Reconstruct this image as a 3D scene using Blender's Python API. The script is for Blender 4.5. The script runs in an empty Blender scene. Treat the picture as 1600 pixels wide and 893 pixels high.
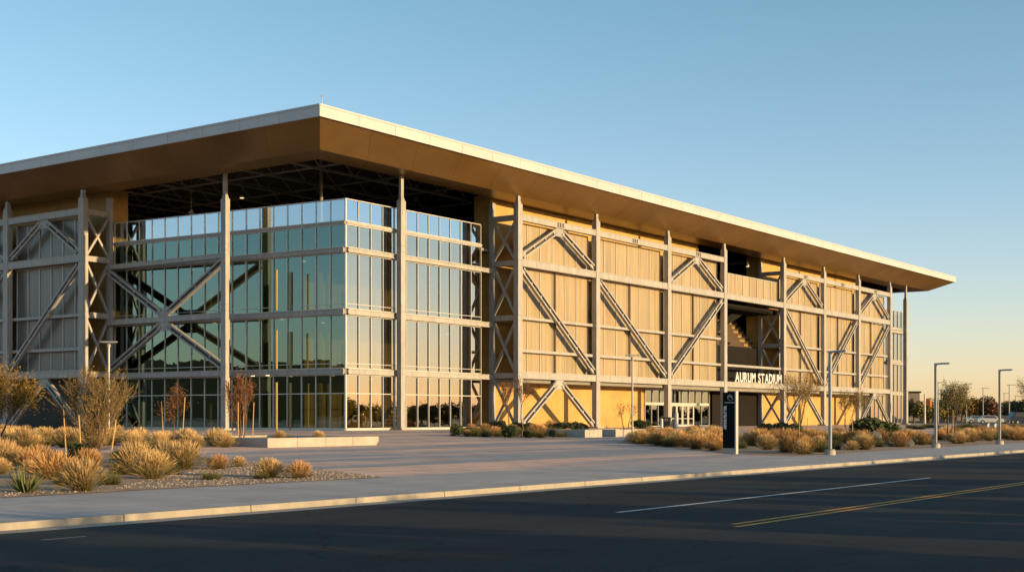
import bpy, math, random
from mathutils import Vector, Matrix, Euler, noise as mnoise
R = math.radians
sc = bpy.context.scene
COL = sc.collection
rng = random.Random(11)

# ------------------------------------------------------------------ camera frame (level camera, lens shifted)
F = 2080.0; HOR = 652.0; EYE = 1.7
TH = R(35.8); CT, ST = math.cos(TH), math.sin(TH)
def ray(u):
    t = (u - 800.0) / F
    return CT + t * ST, ST - t * CT
def gz(y):                                   # paved ground rises gently from the kerb to the building
    if y <= 19.35: return 0.0
    if y >= 72.0: return 0.65
    return 0.65 * (y - 19.35) / (72.0 - 19.35)
def at(u, v, z=None):
    """point of the ground (or of the level z) under a pixel of the 1600 px photograph"""
    dx, dy = ray(u); zz = 0.3 if z is None else z
    for _ in range(40):
        D = (EYE - zz) * F / (v - HOR)
        y = dy * D
        if z is not None: break
        zz = 0.5 * zz + 0.5 * gz(y)
    return Vector((dx * D, y, zz))
def at_depth(u, D):
    dx, dy = ray(u); return Vector((dx * D, dy * D, gz(dy * D)))
def at_y(u, Y):
    dx, dy = ray(u); return dx / dy * Y
def at_x(u, X):
    dx, dy = ray(u); return dy / dx * X
def depth(p): return CT * p[0] + ST * p[1]

# ------------------------------------------------------------------ mesh builder
ORG = {}
class MB:
    def __init__(s): s.v = []; s.f = []; s.m = []
    def face(s, pts, m=0):
        n = len(s.v); s.v += [tuple(p) for p in pts]; s.f.append(tuple(range(n, n + len(pts)))); s.m.append(m)
    def box(s, x0, x1, y0, y1, z0, z1, m=0):
        n = len(s.v)
        s.v += [(x0,y0,z0),(x1,y0,z0),(x1,y1,z0),(x0,y1,z0),(x0,y0,z1),(x1,y0,z1),(x1,y1,z1),(x0,y1,z1)]
        for f in ((3,2,1,0),(4,5,6,7),(0,1,5,4),(1,2,6,5),(2,3,7,6),(3,0,4,7)):
            s.f.append(tuple(n + i for i in f)); s.m.append(m)
        return s
    def hexa(s, b, t, m=0):                   # bottom ring of 4 points, top ring of 4 points
        n = len(s.v); s.v += [tuple(p) for p in b] + [tuple(p) for p in t]
        k = len(b)
        s.f.append(tuple(n + i for i in reversed(range(k)))); s.m.append(m)
        s.f.append(tuple(n + k + i for i in range(k))); s.m.append(m)
        for i in range(k):
            j = (i + 1) % k
            s.f.append((n + i, n + j, n + k + j, n + k + i)); s.m.append(m)
        return s
    def bar(s, p, q, w, h, side=None, m=0):   # rectangular bar; w along side vector, h along the other
        p = Vector(p); q = Vector(q); d = (q - p).normalized()
        sd = Vector(side) if side is not None else (Vector((0,0,1)) if abs(d.z) < .9 else Vector((1,0,0))).cross(d)
        sd = (sd - d * sd.dot(d)).normalized(); o = d.cross(sd).normalized()
        a = sd * (w / 2); b = o * (h / 2)
        s.hexa([p - a - b, p + a - b, p + a + b, p - a + b], [q - a - b, q + a - b, q + a + b, q - a + b], m)
        return s
    def tube(s, p, q, r0, r1, n=6, m=0, cap=True):
        p = Vector(p); q = Vector(q); d = (q - p)
        if d.length < 1e-6: return s
        d.normalize(); a = d.orthogonal().normalized(); b = d.cross(a); k = len(s.v)
        for c, r in ((p, r0), (q, r1)):
            for i in range(n):
                t = 2 * math.pi * i / n; s.v.append(tuple(c + a * (r * math.cos(t)) + b * (r * math.sin(t))))
        for i in range(n):
            j = (i + 1) % n; s.f.append((k + i, k + j, k + n + j, k + n + i)); s.m.append(m)
        if cap:
            s.f.append(tuple(k + n + i for i in range(n))); s.m.append(m)
            s.f.append(tuple(k + i for i in reversed(range(n)))); s.m.append(m)
        return s
    def lathe(s, c, prof, n=16, m=0):
        k = len(s.v)
        for r, z in prof:
            for i in range(n):
                t = 2 * math.pi * i / n; s.v.append((c[0] + r * math.cos(t), c[1] + r * math.sin(t), c[2] + z))
        for a in range(len(prof) - 1):
            for i in range(n):
                j = (i + 1) % n; s.f.append((k + a*n + i, k + a*n + j, k + (a+1)*n + j, k + (a+1)*n + i)); s.m.append(m)
        s.f.append(tuple(k + (len(prof)-1)*n + i for i in range(n))); s.m.append(m)
        s.f.append(tuple(k + i for i in reversed(range(n)))); s.m.append(m)
        return s
    def mesh(s, name, mats, org=(0,0,0), smooth=False):
        me = bpy.data.meshes.new(name)
        ox, oy, oz = org
        me.from_pydata([(x - ox, y - oy, z - oz) for x, y, z in s.v], [], s.f)
        for mt in (mats if isinstance(mats, (list, tuple)) else [mats]): me.materials.append(mt)
        me.polygons.foreach_set('material_index', s.m)
        if smooth: me.polygons.foreach_set('use_smooth', [True] * len(s.f))
        me.update(); return me
    def build(s, name, mats, parent=None, org=None, smooth=False, bevel=0):
        og = ORG[parent] if parent is not None else (org or (0,0,0))
        o = bpy.data.objects.new(name, s.mesh(name, mats, og, smooth)); COL.objects.link(o)
        if parent is not None: o.parent = parent
        else: o.location = og
        ORG[o] = Vector(og)
        if bevel:
            b = o.modifiers.new('bevel', 'BEVEL'); b.width = bevel; b.segments = 2; b.limit_method = 'ANGLE'
        return o
def tag(o, label=None, cat=None, group=None, kind=None):
    if label: o['label'] = label
    if cat: o['category'] = cat
    if group: o['group'] = group
    if kind: o['kind'] = kind
    return o
def thing(name, label, cat, loc, group=None):
    o = bpy.data.objects.new(name, None); COL.objects.link(o); o.location = loc; o.empty_display_size = .3
    ORG[o] = Vector(loc); return tag(o, label, cat, group)
def copy_tree(o, parent=None):
    c = o.copy(); COL.objects.link(c)
    if parent is not None: c.parent = parent
    for ch in list(o.children): copy_tree(ch, c)
    return c
def place(o, loc, rz=0, s=1.0, label=None, group=None):
    o.location = loc; o.rotation_euler = (0, 0, rz); o.scale = (s, s, s) if not isinstance(s, tuple) else s
    if label: o['label'] = label
    if group: o['group'] = group
    return o

# ------------------------------------------------------------------ materials
def nt(name):
    m = bpy.data.materials.new(name); m.use_nodes = True
    t = m.node_tree; b = t.nodes['Principled BSDF']; return m, t, t.nodes, t.links, b
def mat(name, col, rough=.6, metal=0.0, var=.12, scale=1.5, fine=None, bump=0.0, bscale=40, stretch=None, spec=.5, rand=0.0, island=0.0, col2=None):
    m, t, N, L, b = nt(name)
    tc = N.new('ShaderNodeTexCoord'); src = tc.outputs['Object']
    if stretch:
        mp = N.new('ShaderNodeMapping'); mp.inputs['Scale'].default_value = stretch; L.new(src, mp.inputs[0]); src = mp.outputs[0]
    n = N.new('ShaderNodeTexNoise'); n.inputs['Scale'].default_value = scale; n.inputs['Detail'].default_value = 6; n.inputs['Roughness'].default_value = .65
    L.new(src, n.inputs['Vector'])
    cr = N.new('ShaderNodeMapRange'); cr.inputs['From Min'].default_value = .3; cr.inputs['From Max'].default_value = .7
    cr.inputs['To Min'].default_value = 1 - var; cr.inputs['To Max'].default_value = 1 + var; L.new(n.outputs['Fac'], cr.inputs['Value'])
    fac = cr.outputs[0]
    if rand:
        oi = N.new('ShaderNodeObjectInfo'); mr = N.new('ShaderNodeMapRange'); mr.inputs['To Min'].default_value = 1 - rand; mr.inputs['To Max'].default_value = 1 + rand
        L.new(oi.outputs['Random'], mr.inputs['Value']); mu = N.new('ShaderNodeMath'); mu.operation = 'MULTIPLY'
        L.new(fac, mu.inputs[0]); L.new(mr.outputs[0], mu.inputs[1]); fac = mu.outputs[0]
    if island:
        ge = N.new('ShaderNodeNewGeometry'); mi = N.new('ShaderNodeMapRange'); mi.inputs['To Min'].default_value = 1 - island; mi.inputs['To Max'].default_value = 1 + island
        L.new(ge.outputs['Random Per Island'], mi.inputs['Value']); m2 = N.new('ShaderNodeMath'); m2.operation = 'MULTIPLY'; L.new(fac, m2.inputs[0]); L.new(mi.outputs[0], m2.inputs[1]); fac = m2.outputs[0]
    vm = N.new('ShaderNodeVectorMath'); vm.operation = 'SCALE'; vm.inputs[0].default_value = col[:3]; L.new(fac, vm.inputs['Scale'])
    if col2:
        n3 = N.new('ShaderNodeTexNoise'); n3.inputs['Scale'].default_value = .55; n3.inputs['Detail'].default_value = 3; L.new(tc.outputs['Object'], n3.inputs['Vector'])
        r3 = N.new('ShaderNodeMapRange'); r3.inputs['From Min'].default_value = .35; r3.inputs['From Max'].default_value = .65; L.new(n3.outputs['Fac'], r3.inputs['Value'])
        m3 = N.new('ShaderNodeMix'); m3.data_type = 'RGBA'; m3.inputs[6].default_value = (*col, 1); m3.inputs[7].default_value = (*col2, 1); L.new(r3.outputs[0], m3.inputs[0]); L.new(m3.outputs[2], vm.inputs[0])
    L.new(vm.outputs[0], b.inputs['Base Color'])
    b.inputs['Roughness'].default_value = rough; b.inputs['Metallic'].default_value = metal; b.inputs['Specular IOR Level'].default_value = spec
    if bump:
        n2 = N.new('ShaderNodeTexNoise'); n2.inputs['Scale'].default_value = bscale; n2.inputs['Detail'].default_value = 4; L.new(tc.outputs['Object'], n2.inputs['Vector'])
        bp = N.new('ShaderNodeBump'); bp.inputs['Strength'].default_value = bump; bp.inputs['Distance'].default_value = .02
        L.new(n2.outputs['Fac'], bp.inputs['Height']); L.new(bp.outputs[0], b.inputs['Normal'])
    return m
def mesh_open(m, f):
    """woven mesh: a share of it is open"""
    N = m.node_tree.nodes; L = m.node_tree.links; out = N['Material Output']; tr = N.new('ShaderNodeBsdfTransparent'); mx = N.new('ShaderNodeMixShader'); mx.inputs[0].default_value = f
    L.new(N['Principled BSDF'].outputs[0], mx.inputs[1]); L.new(tr.outputs[0], mx.inputs[2]); L.new(mx.outputs[0], out.inputs[0])
def glass(name, tint, refl, f0, f1):
    """coated architectural glass: tinted see-through mixed with a mirror reflection that grows at grazing angles"""
    m, t, N, L, b = nt(name); N.remove(b); out = N['Material Output']
    tr = N.new('ShaderNodeBsdfTransparent'); tr.inputs[0].default_value = (*tint, 1)
    gl = N.new('ShaderNodeBsdfGlossy'); gl.inputs['Color'].default_value = (*refl, 1); gl.inputs['Roughness'].default_value = .006
    lw = N.new('ShaderNodeLayerWeight'); lw.inputs['Blend'].default_value = .45
    mr = N.new('ShaderNodeMapRange'); mr.inputs['To Min'].default_value = f0; mr.inputs['To Max'].default_value = f1; L.new(lw.outputs['Facing'], mr.inputs['Value'])
    n = N.new('ShaderNodeTexNoise'); n.inputs['Scale'].default_value = .7; tc = N.new('ShaderNodeTexCoord'); L.new(tc.outputs['Object'], n.inputs['Vector'])
    bp = N.new('ShaderNodeBump'); bp.inputs['Strength'].default_value = .03; bp.inputs['Distance'].default_value = .05; L.new(n.outputs['Fac'], bp.inputs['Height']); L.new(bp.outputs[0], gl.inputs['Normal'])
    mx = N.new('ShaderNodeMixShader'); L.new(mr.outputs[0], mx.inputs[0]); L.new(tr.outputs[0], mx.inputs[1]); L.new(gl.outputs[0], mx.inputs[2]); L.new(mx.outputs[0], out.inputs[0])
    return m
def slabs(name, c1, c2, mortar, w, h, msize, band=None, rough=.75, offset=0.0, nscale=.6):
    """paving: slabs with joints, slab-to-slab tone change and broad blotches"""
    m, t, N, L, b = nt(name)
    tc = N.new('ShaderNodeTexCoord')
    br = N.new('ShaderNodeTexBrick'); br.offset = offset; br.inputs['Scale'].default_value = 1
    br.inputs['Color1'].default_value = (*c1, 1); br.inputs['Color2'].default_value = (*c2, 1); br.inputs['Mortar'].default_value = (*mortar, 1)
    br.inputs['Brick Width'].default_value = w; br.inputs['Row Height'].default_value = h; br.inputs['Mortar Size'].default_value = msize
    L.new(tc.outputs['Object'], br.inputs['Vector']); col = br.outputs['Color']
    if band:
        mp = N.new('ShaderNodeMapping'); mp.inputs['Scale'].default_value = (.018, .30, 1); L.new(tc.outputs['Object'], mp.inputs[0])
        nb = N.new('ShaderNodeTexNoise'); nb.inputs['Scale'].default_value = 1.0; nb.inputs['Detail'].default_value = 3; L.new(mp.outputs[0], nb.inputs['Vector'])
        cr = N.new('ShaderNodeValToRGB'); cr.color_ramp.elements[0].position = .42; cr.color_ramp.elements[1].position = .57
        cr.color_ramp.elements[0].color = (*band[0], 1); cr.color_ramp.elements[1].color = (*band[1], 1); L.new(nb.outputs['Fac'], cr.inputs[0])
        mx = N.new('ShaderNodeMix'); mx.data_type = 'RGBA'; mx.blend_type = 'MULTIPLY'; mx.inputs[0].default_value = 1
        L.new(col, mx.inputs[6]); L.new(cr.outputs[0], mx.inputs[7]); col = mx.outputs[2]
    n = N.new('ShaderNodeTexNoise'); n.inputs['Scale'].default_value = nscale; n.inputs['Detail'].default_value = 8; n.inputs['Roughness'].default_value = .7; L.new(tc.outputs['Object'], n.inputs['Vector'])
    mr = N.new('ShaderNodeMapRange'); mr.inputs['From Min'].default_value = .3; mr.inputs['From Max'].default_value = .7; mr.inputs['To Min'].default_value = .78; mr.inputs['To Max'].default_value = 1.15; L.new(n.outputs['Fac'], mr.inputs['Value'])
    vm = N.new('ShaderNodeVectorMath'); vm.operation = 'SCALE'; L.new(col, vm.inputs[0]); L.new(mr.outputs[0], vm.inputs['Scale'])
    L.new(vm.outputs[0], b.inputs['Base Color']); b.inputs['Roughness'].default_value = rough; b.inputs['Specular IOR Level'].default_value = .35
    n2 = N.new('ShaderNodeTexNoise'); n2.inputs['Scale'].default_value = 25; n2.inputs['Detail'].default_value = 5; L.new(tc.outputs['Object'], n2.inputs['Vector'])
    bp = N.new('ShaderNodeBump'); bp.inputs['Strength'].default_value = .25; bp.inputs['Distance'].default_value = .008; L.new(n2.outputs['Fac'], bp.inputs['Height']); L.new(bp.outputs[0], b.inputs['Normal'])
    return m
def plant_mat(name, base, tip, z0=.15, z1=.75, rand=.25, rough=.8):
    """the plant's own colour runs from the green of its base to the straw of its tips"""
    m, t, N, L, b = nt(name)
    tc = N.new('ShaderNodeTexCoord'); sp = N.new('ShaderNodeSeparateXYZ'); L.new(tc.outputs['Generated'], sp.inputs[0])
    mr = N.new('ShaderNodeMapRange'); mr.inputs['From Min'].default_value = z0; mr.inputs['From Max'].default_value = z1; L.new(sp.outputs['Z'], mr.inputs['Value'])
    mx = N.new('ShaderNodeMix'); mx.data_type = 'RGBA'; mx.inputs[6].default_value = (*base, 1); mx.inputs[7].default_value = (*tip, 1); L.new(mr.outputs[0], mx.inputs[0])
    geo = N.new('ShaderNodeNewGeometry'); oi = N.new('ShaderNodeObjectInfo')
    a = N.new('ShaderNodeMapRange'); a.inputs['To Min'].default_value = 1 - rand; a.inputs['To Max'].default_value = 1 + rand; L.new(geo.outputs['Random Per Island'], a.inputs['Value'])
    c = N.new('ShaderNodeMapRange'); c.inputs['To Min'].default_value = .75; c.inputs['To Max'].default_value = 1.2; L.new(oi.outputs['Random'], c.inputs['Value'])
    mu = N.new('ShaderNodeMath'); mu.operation = 'MULTIPLY'; L.new(a.outputs[0], mu.inputs[0]); L.new(c.outputs[0], mu.inputs[1])
    vm = N.new('ShaderNodeVectorMath'); vm.operation = 'SCALE'; L.new(mx.outputs[2], vm.inputs[0]); L.new(mu.outputs[0], vm.inputs['Scale'])
    L.new(vm.outputs[0], b.inputs['Base Color']); b.inputs['Roughness'].default_value = rough; b.inputs['Specular IOR Level'].default_value = .2
    return m

M = {}
M['steel'] = mat('painted_steel', (.315, .30, .275), .5, 0, .2, 1.6, stretch=(1.5, 1.5, .35), bump=.05, bscale=8)
M['alu'] = mat('mullion_aluminium', (.55, .53, .48), .4, .3, .05, 2)
M['fascia'] = mat('fascia_metal', (.44, .435, .43), .45, 0, .06, .4, island=.035)
M['soffit'] = mat('bronze_soffit', (.235, .13, .036), .40, .35, .20, .18, bump=.04, bscale=1.2, island=.06)
M['ceiling'] = mat('dark_ceiling', (.035, .028, .02), .8, 0, .2, .5)
M['truss'] = mat('dark_truss_steel', (.22, .19, .15), .6, 0, .1, 1)
M['ochre'] = mat('ochre_wall', (.45, .275, .07), .7, 0, .16, .5, bump=.08, bscale=12, col2=(.39, .25, .08))
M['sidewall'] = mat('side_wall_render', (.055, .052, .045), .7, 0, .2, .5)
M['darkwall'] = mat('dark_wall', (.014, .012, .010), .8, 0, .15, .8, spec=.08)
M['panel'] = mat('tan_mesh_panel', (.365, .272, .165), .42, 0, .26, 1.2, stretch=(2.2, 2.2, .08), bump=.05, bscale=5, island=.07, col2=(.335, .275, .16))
mesh_open(M['panel'], .14)
M['shadepanel'] = mat('shaded_mesh_panel', (.135, .13, .115), .3, 0, .24, 1.0, stretch=(2.2, 2.2, .10), bump=.04, bscale=5)  # darkened copy of the tan panel: the left side's shade put into its colour
M['pipe'] = mat('bronze_pipe', (.10, .07, .04), .5, 0, .1, 2)
M['core'] = mat('interior_wall', (.40, .29, .09), .8, 0, .15, .4)
M['incol'] = mat('interior_cream', (.30, .225, .08), .7, 0, .05, 1)
M['slab'] = mat('floor_slab', (.20, .19, .17), .8, 0, .1, 1)
M['glass'] = glass('curtain_glass', (.40, .40, .31), (.86, .78, .67), .30, 1.0)
M['glassteal'] = glass('teal_curtain_glass', (.33, .36, .28), (.25, .38, .36), .34, .95)
M['rail'] = glass('parapet_glass', (.50, .58, .60), (.78, .90, .98), .45, .9)
M['doorglass'] = glass('entrance_glass', (.20, .24, .2), (.75, .78, .72), .25, .75)
M['white'] = mat('white_letter', (.60, .59, .57), .5, 0, .03, 2)
M['black'] = mat('black_sign', (.007, .0095, .009), .7, 0, .1, 2, spec=.05)
M['concrete'] = mat('concrete', (.36, .325, .28), .8, 0, .14, 1.2, bump=.15, bscale=30)
M['kerb'] = mat('kerb_concrete', (.30, .27, .23), .85, 0, .22, 1.3, bump=.2, bscale=25)
M['walk'] = slabs('pavement_concrete', (.43, .38, .345), (.38, .345, .325), (.15, .14, .13), 3.2, 2.52, .014)
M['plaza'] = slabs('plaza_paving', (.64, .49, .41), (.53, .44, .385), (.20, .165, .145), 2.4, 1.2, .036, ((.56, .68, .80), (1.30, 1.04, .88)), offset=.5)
M['soil'] = mat('decomposed_granite', (.33, .215, .13), .95, 0, .35, 1.1, bump=.8, bscale=45)
M['earth'] = mat('dry_earth', (.20, .155, .10), .95, 0, .25, .05, bump=.3, bscale=3)
M['gravelm'] = mat('gravel_stone', (.36, .28, .21), .9, 0, .35, 6)
M['whiteline'] = mat('white_road_paint', (.62, .62, .60), .7, 0, .22, 5)
M['yellowline'] = mat('yellow_road_paint', (.62, .27, .02), .7, 0, .22, 4)
M['lamp'] = mat('grey_lamp_metal', (.32, .31, .30), .45, .2, .05, 3)
M['lens'] = mat('lamp_lens', (.7, .7, .68), .3, 0, .02, 3)
M['bark'] = mat('bark', (.13, .085, .05), .9, 0, .25, 8, bump=.3, bscale=40)
M['twig'] = mat('twig', (.19, .12, .055), .9, 0, .2, 6)
M['redtwig'] = mat('reddish_twig', (.16, .075, .035), .9, 0, .2, 6)
M['stake'] = mat('timber_stake', (.46, .29, .11), .8, 0, .12, 4)
M['rock'] = mat('dark_boulder', (.075, .075, .075), .85, 0, .3, 2.5, bump=.6, bscale=8)
M['tan'] = plant_mat('straw_grass', (.15, .12, .045), (.62, .42, .19))
M['rust'] = plant_mat('rusty_grass', (.12, .085, .035), (.50, .285, .115))
M['olive'] = plant_mat('olive_grass', (.05, .06, .022), (.19, .165, .055), .2, .9)
M['yucca'] = plant_mat('yucca_leaf', (.06, .075, .03), (.20, .20, .08), .1, .9)
M['shrub'] = plant_mat('dark_shrub_leaf', (.030, .042, .020), (.06, .075, .032), 0, 1)
M['leafolive'] = plant_mat('olive_leaf', (.15, .13, .035), (.24, .18, .05), 0, 1)
M['leafgold'] = plant_mat('golden_leaf', (.22, .15, .035), (.32, .20, .05), 0, 1)
M['leafred'] = plant_mat('reddish_leaf', (.20, .10, .04), (.28, .13, .05), 0, 1)
M['leafpale'] = plant_mat('pale_leaf', (.20, .17, .06), (.50, .44, .26), .3, 1)
M['leafdark'] = plant_mat('dark_leaf', (.045, .05, .018), (.075, .07, .025), 0, 1)
M['leafbrown'] = plant_mat('brown_leaf', (.15, .085, .04), (.21, .115, .05), 0, 1)
def asphalt():
    m, t, N, L, b = nt('asphalt'); tc = N.new('ShaderNodeTexCoord')
    def noise(s, d, st=None):
        n = N.new('ShaderNodeTexNoise'); n.inputs['Scale'].default_value = s; n.inputs['Detail'].default_value = d; src = tc.outputs['Object']
        if st:
            mp = N.new('ShaderNodeMapping'); mp.inputs['Scale'].default_value = st; L.new(src, mp.inputs[0]); src = mp.outputs[0]
        L.new(src, n.inputs['Vector']); return n.outputs['Fac']
    def rmp(f, a, c, lo=.3, hi=.7):
        r = N.new('ShaderNodeMapRange'); r.inputs['From Min'].default_value = lo; r.inputs['From Max'].default_value = hi; r.inputs['To Min'].default_value = a; r.inputs['To Max'].default_value = c; L.new(f, r.inputs['Value']); return r.outputs[0]
    def mul(a, c):
        k = N.new('ShaderNodeMath'); k.operation = 'MULTIPLY'; L.new(a, k.inputs[0]); L.new(c, k.inputs[1]); return k.outputs[0]
    f = mul(mul(rmp(noise(.9, 6, (.12, .8, 1)), .72, 1.2), rmp(noise(60, 3), .6, 1.45)), rmp(noise(.25, 5), .8, 1.15))
    vo = N.new('ShaderNodeTexVoronoi'); vo.feature = 'DISTANCE_TO_EDGE'; vo.inputs['Scale'].default_value = .22
    wn = N.new('ShaderNodeTexNoise'); wn.inputs['Scale'].default_value = .8; wn.inputs['Detail'].default_value = 4; L.new(tc.outputs['Object'], wn.inputs['Vector'])
    wv = N.new('ShaderNodeVectorMath'); wv.operation = 'ADD'; L.new(tc.outputs['Object'], wv.inputs[0]); L.new(wn.outputs['Color'], wv.inputs[1]); L.new(wv.outputs[0], vo.inputs['Vector'])
    f = mul(f, rmp(vo.outputs['Distance'], .45, 1.0, .002, .006))
    br = N.new('ShaderNodeTexBrick'); br.inputs['Scale'].default_value = 1; br.inputs['Brick Width'].default_value = 17; br.inputs['Row Height'].default_value = 3.65; br.inputs['Mortar Size'].default_value = .012; br.offset = .37
    br.inputs['Color1'].default_value = (.9, .9, .9, 1); br.inputs['Color2'].default_value = (1.12, 1.12, 1.12, 1); br.inputs['Mortar'].default_value = (.45, .45, .45, 1); L.new(tc.outputs['Object'], br.inputs['Vector'])
    f = mul(f, br.outputs['Fac']) if 0 else mul(f, br.outputs['Color'])
    cr = N.new('ShaderNodeVectorMath'); cr.operation = 'SCALE'; cr.inputs[0].default_value = (.021, .0255, .0255); L.new(f, cr.inputs['Scale'])
    wm = N.new('ShaderNodeMix'); wm.data_type = 'RGBA'; wm.inputs[6].default_value = (.020, .0255, .0265, 1); wm.inputs[7].default_value = (.034, .0265, .021, 1); L.new(rmp(noise(.5, 4, (.06, .5, 1)), 0, 1, .45, .62), wm.inputs[0]); L.new(wm.outputs[2], cr.inputs[0])
    L.new(cr.outputs[0], b.inputs['Base Color']); b.inputs['Roughness'].default_value = .85; b.inputs['Specular IOR Level'].default_value = .18
    bp = N.new('ShaderNodeBump'); bp.inputs['Strength'].default_value = .5; bp.inputs['Distance'].default_value = .01; L.new(noise(110, 3), bp.inputs['Height']); L.new(bp.outputs[0], b.inputs['Normal'])
    return m
M['asphalt'] = asphalt()
M['tyre'] = mat('tyre_rubber_mark', (.022, .023, .023), .75, 0, .3, 3)

# ------------------------------------------------------------------ ground, road, pavements
RZ = -.13
g = MB()
prof = [(-2600, -.35), (-60, -.35), (18.9, -.30), (19.45, -.05), (72, .60), (4200, .60)]
for (y0, z0), (y1, z1) in zip(prof, prof[1:]):
    g.face([(-2600, y0, z0), (4500, y0, z0), (4500, y1, z1), (-2600, y1, z1)])
tag(g.build('ground', M['earth']), kind='structure')
g = MB(); g.face([(-300, -9, RZ), (1500, -9, RZ), (1500, 19.2, RZ), (-300, 19.2, RZ)])
tag(g.build('road', M['asphalt']), kind='structure')
g = MB(); g.box(-300, 1500, -9.2, -9.0, -.3, .0); g.box(-300, 1500, -11.5, -9.21, -.3, -.004)
tag(g.build('opposite_pavement', M['walk']), kind='structure')
g = MB(); x = -60.0
while x < 700:                                # kerb stones with open joints
    g.hexa([(x, 19.2, -.3), (x + 2.985, 19.2, -.3), (x + 2.985, 19.38, -.3), (x, 19.38, -.3)],
           [(x, 19.225, .004), (x + 2.985, 19.225, .004), (x + 2.985, 19.38, .004), (x, 19.38, .004)]); x += 3.0
tag(g.build('kerb', M['kerb'], bevel=.015), kind='structure')
g = MB(); g.face([(-60, 18.75, RZ + .004), (700, 18.75, RZ + .004), (700, 19.2, RZ + .012), (-60, 19.2, RZ + .012)])
tag(g.build('gutter', M['kerb']), kind='structure')
g = MB(); g.face([(-60, 19.38, gz(19.38)), (900, 19.38, gz(19.38)), (900, 24.4, gz(24.4)), (-60, 24.4, gz(24.4))])
tag(g.build('pavement', M['walk']), kind='structure')
g = MB()
g.face([(-60, 24.4, gz(24.4)), (245, 24.4, gz(24.4)), (245, 72, .65), (-60, 72, .65)])
g.face([(-60, 72, .65), (245, 72, .65), (245, 200, .65), (-60, 200, .65)])
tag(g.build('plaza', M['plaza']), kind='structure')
g = MB(); g.face([(245, 34, gz(34)), (900, 34, gz(34)), (900, 72, .65), (245, 72, .65)]); g.face([(245, 72, .65), (900, 72, .65), (900, 330, .65), (245, 330, .65)])
tag(g.build('car_park', M['asphalt']), kind='structure')
# painted lines
def line(name, pts, w, m):
    g = MB()
    for (x0, x1, y) in pts: g.face([(x0, y - w/2, RZ + .006), (x1, y - w/2, RZ + .006), (x1, y + w/2, RZ + .006), (x0, y + w/2, RZ + .006)])
    tag(g.build(name, m), kind='structure')
p = at(962, 800, RZ); q = at(1455, 746, RZ); yl = (p.y + q.y) / 2
line('lane_marking', [(p.x, q.x, yl), (q.x + 30, q.x + 52, yl)], .12, M['whiteline'])
p = at(1148, 823, RZ)
line('centre_marking', [(p.x, 700, p.y), (p.x + .5, 700, p.y + .28)], .11, M['yellowline'])
p = at(60, 843, RZ); q = at(140, 838, RZ)
line('faded_marking', [(p.x, q.x, (p.y + q.y)/2)], .10, mat('worn_white_paint', (.13, .14, .14), .8, 0, .4, 6))

def bed(name, pix, edge=True, lift=.012):
    P = [at(u, v) for u, v in pix]
    g = MB(); g.face([(p.x, p.y, gz(p.y) + lift) for p in P][::-1])
    o = tag(g.build(name, M['soil']), kind='structure')
    n = o.data.polygons[0].normal
    if n.z < 0: o.data.flip_normals()
    return [(p.x, p.y) for p in P]
BED_L = bed('planting_bed', [(-60, 781), (300, 761), (600, 745), (480, 731), (385, 720.5), (330, 714), (240, 711), (160, 706), (90, 704), (-60, 716)])
BED_LB = bed('planting_bed', [(-60, 699), (95, 696), (205, 690), (190, 681), (90, 676), (-60, 676)])
BED_R = bed('planting_bed', [(962, 690), (1010, 696), (1080, 702), (1135, 708), (1240, 712.5), (1297, 709), (1400, 702), (1462, 698.5), (1562, 692.5), (1640, 689), (1640, 678), (1540, 676), (1430, 677), (1300, 677), (1180, 678), (1080, 680), (1000, 686)])
BED_T = bed('planting_bed', [(700, 681), (800, 684), (890, 684), (910, 678), (905, 671), (800, 671.5), (730, 674)])

# ------------------------------------------------------------------ the stadium
Yf, Yw, Yg = 72.0, 75.3, 75.0               # frame plane, wall plane, glass plane of the street side
Xf, Xw = 75.0, 78.2                         # frame plane and wall plane of the left side
Z0 = .65
LV = dict(b1=(5.34, 5.99), t1=(7.83, 8.1), t2=(10.9, 11.16), b3=(15.8, 16.48), top=(20.05, 20.65))
GL = dict(g1=(5.27, 5.74), g2=(10.16, 10.64), g3=(15.26, 15.67), g4=(17.6, 17.83), rail=(19.64, 19.7))
ZTOP, ZRING = 22.2, 22.34
S = thing('stadium', 'large modern stadium with flat overhanging roof, exposed steel frame, tan panels and a glazed corner', 'stadium', (80.6, 75.0, Z0))
CX = [100.8, 114.4, 129.2, 142.8, 159.6, 172.7, 185.4, 198.2]

def column(x, y, ztop=21.55, w=.72, d=.56, pin=ZTOP, along='x'):
    g = MB(); a, b = (w/2, d/2) if along == 'x' else (d/2, w/2)
    g.box(x - a, x + a, y - b, y + b, Z0 - .1, ztop)
    k = .55
    g.hexa([(x-a*.8, y-b*.8, ztop), (x+a*.8, y-b*.8, ztop), (x+a*.8, y+b*.8, ztop), (x-a*.8, y+b*.8, ztop)],
           [(x-a*k, y-b*k, ztop+.35), (x+a*k, y-b*k, ztop+.35), (x+a*k, y+b*k, ztop+.35), (x-a*k, y+b*k, ztop+.35)])
    g.box(x - a*k, x + a*k, y - b*k, y + b*k, ztop + .35, pin + .1)
    for z in (5.66, 11.0, 16.1):                # splice collars
        g.box(x - a - .03, x + a + .03, y - b - .03, y + b + .03, z - .28, z - .24); g.box(x - a - .03, x + a + .03, y - b - .03, y + b + .03, z + .24, z + .28)
    c = g.build('column', M['steel'], S, bevel=.02)
    g = MB(); g.box(x - .62, x + .62, y - .58, y + .58, Z0 - .05, Z0 + .16); g.build('base_plate', M['concrete'], c)
    return c
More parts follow.
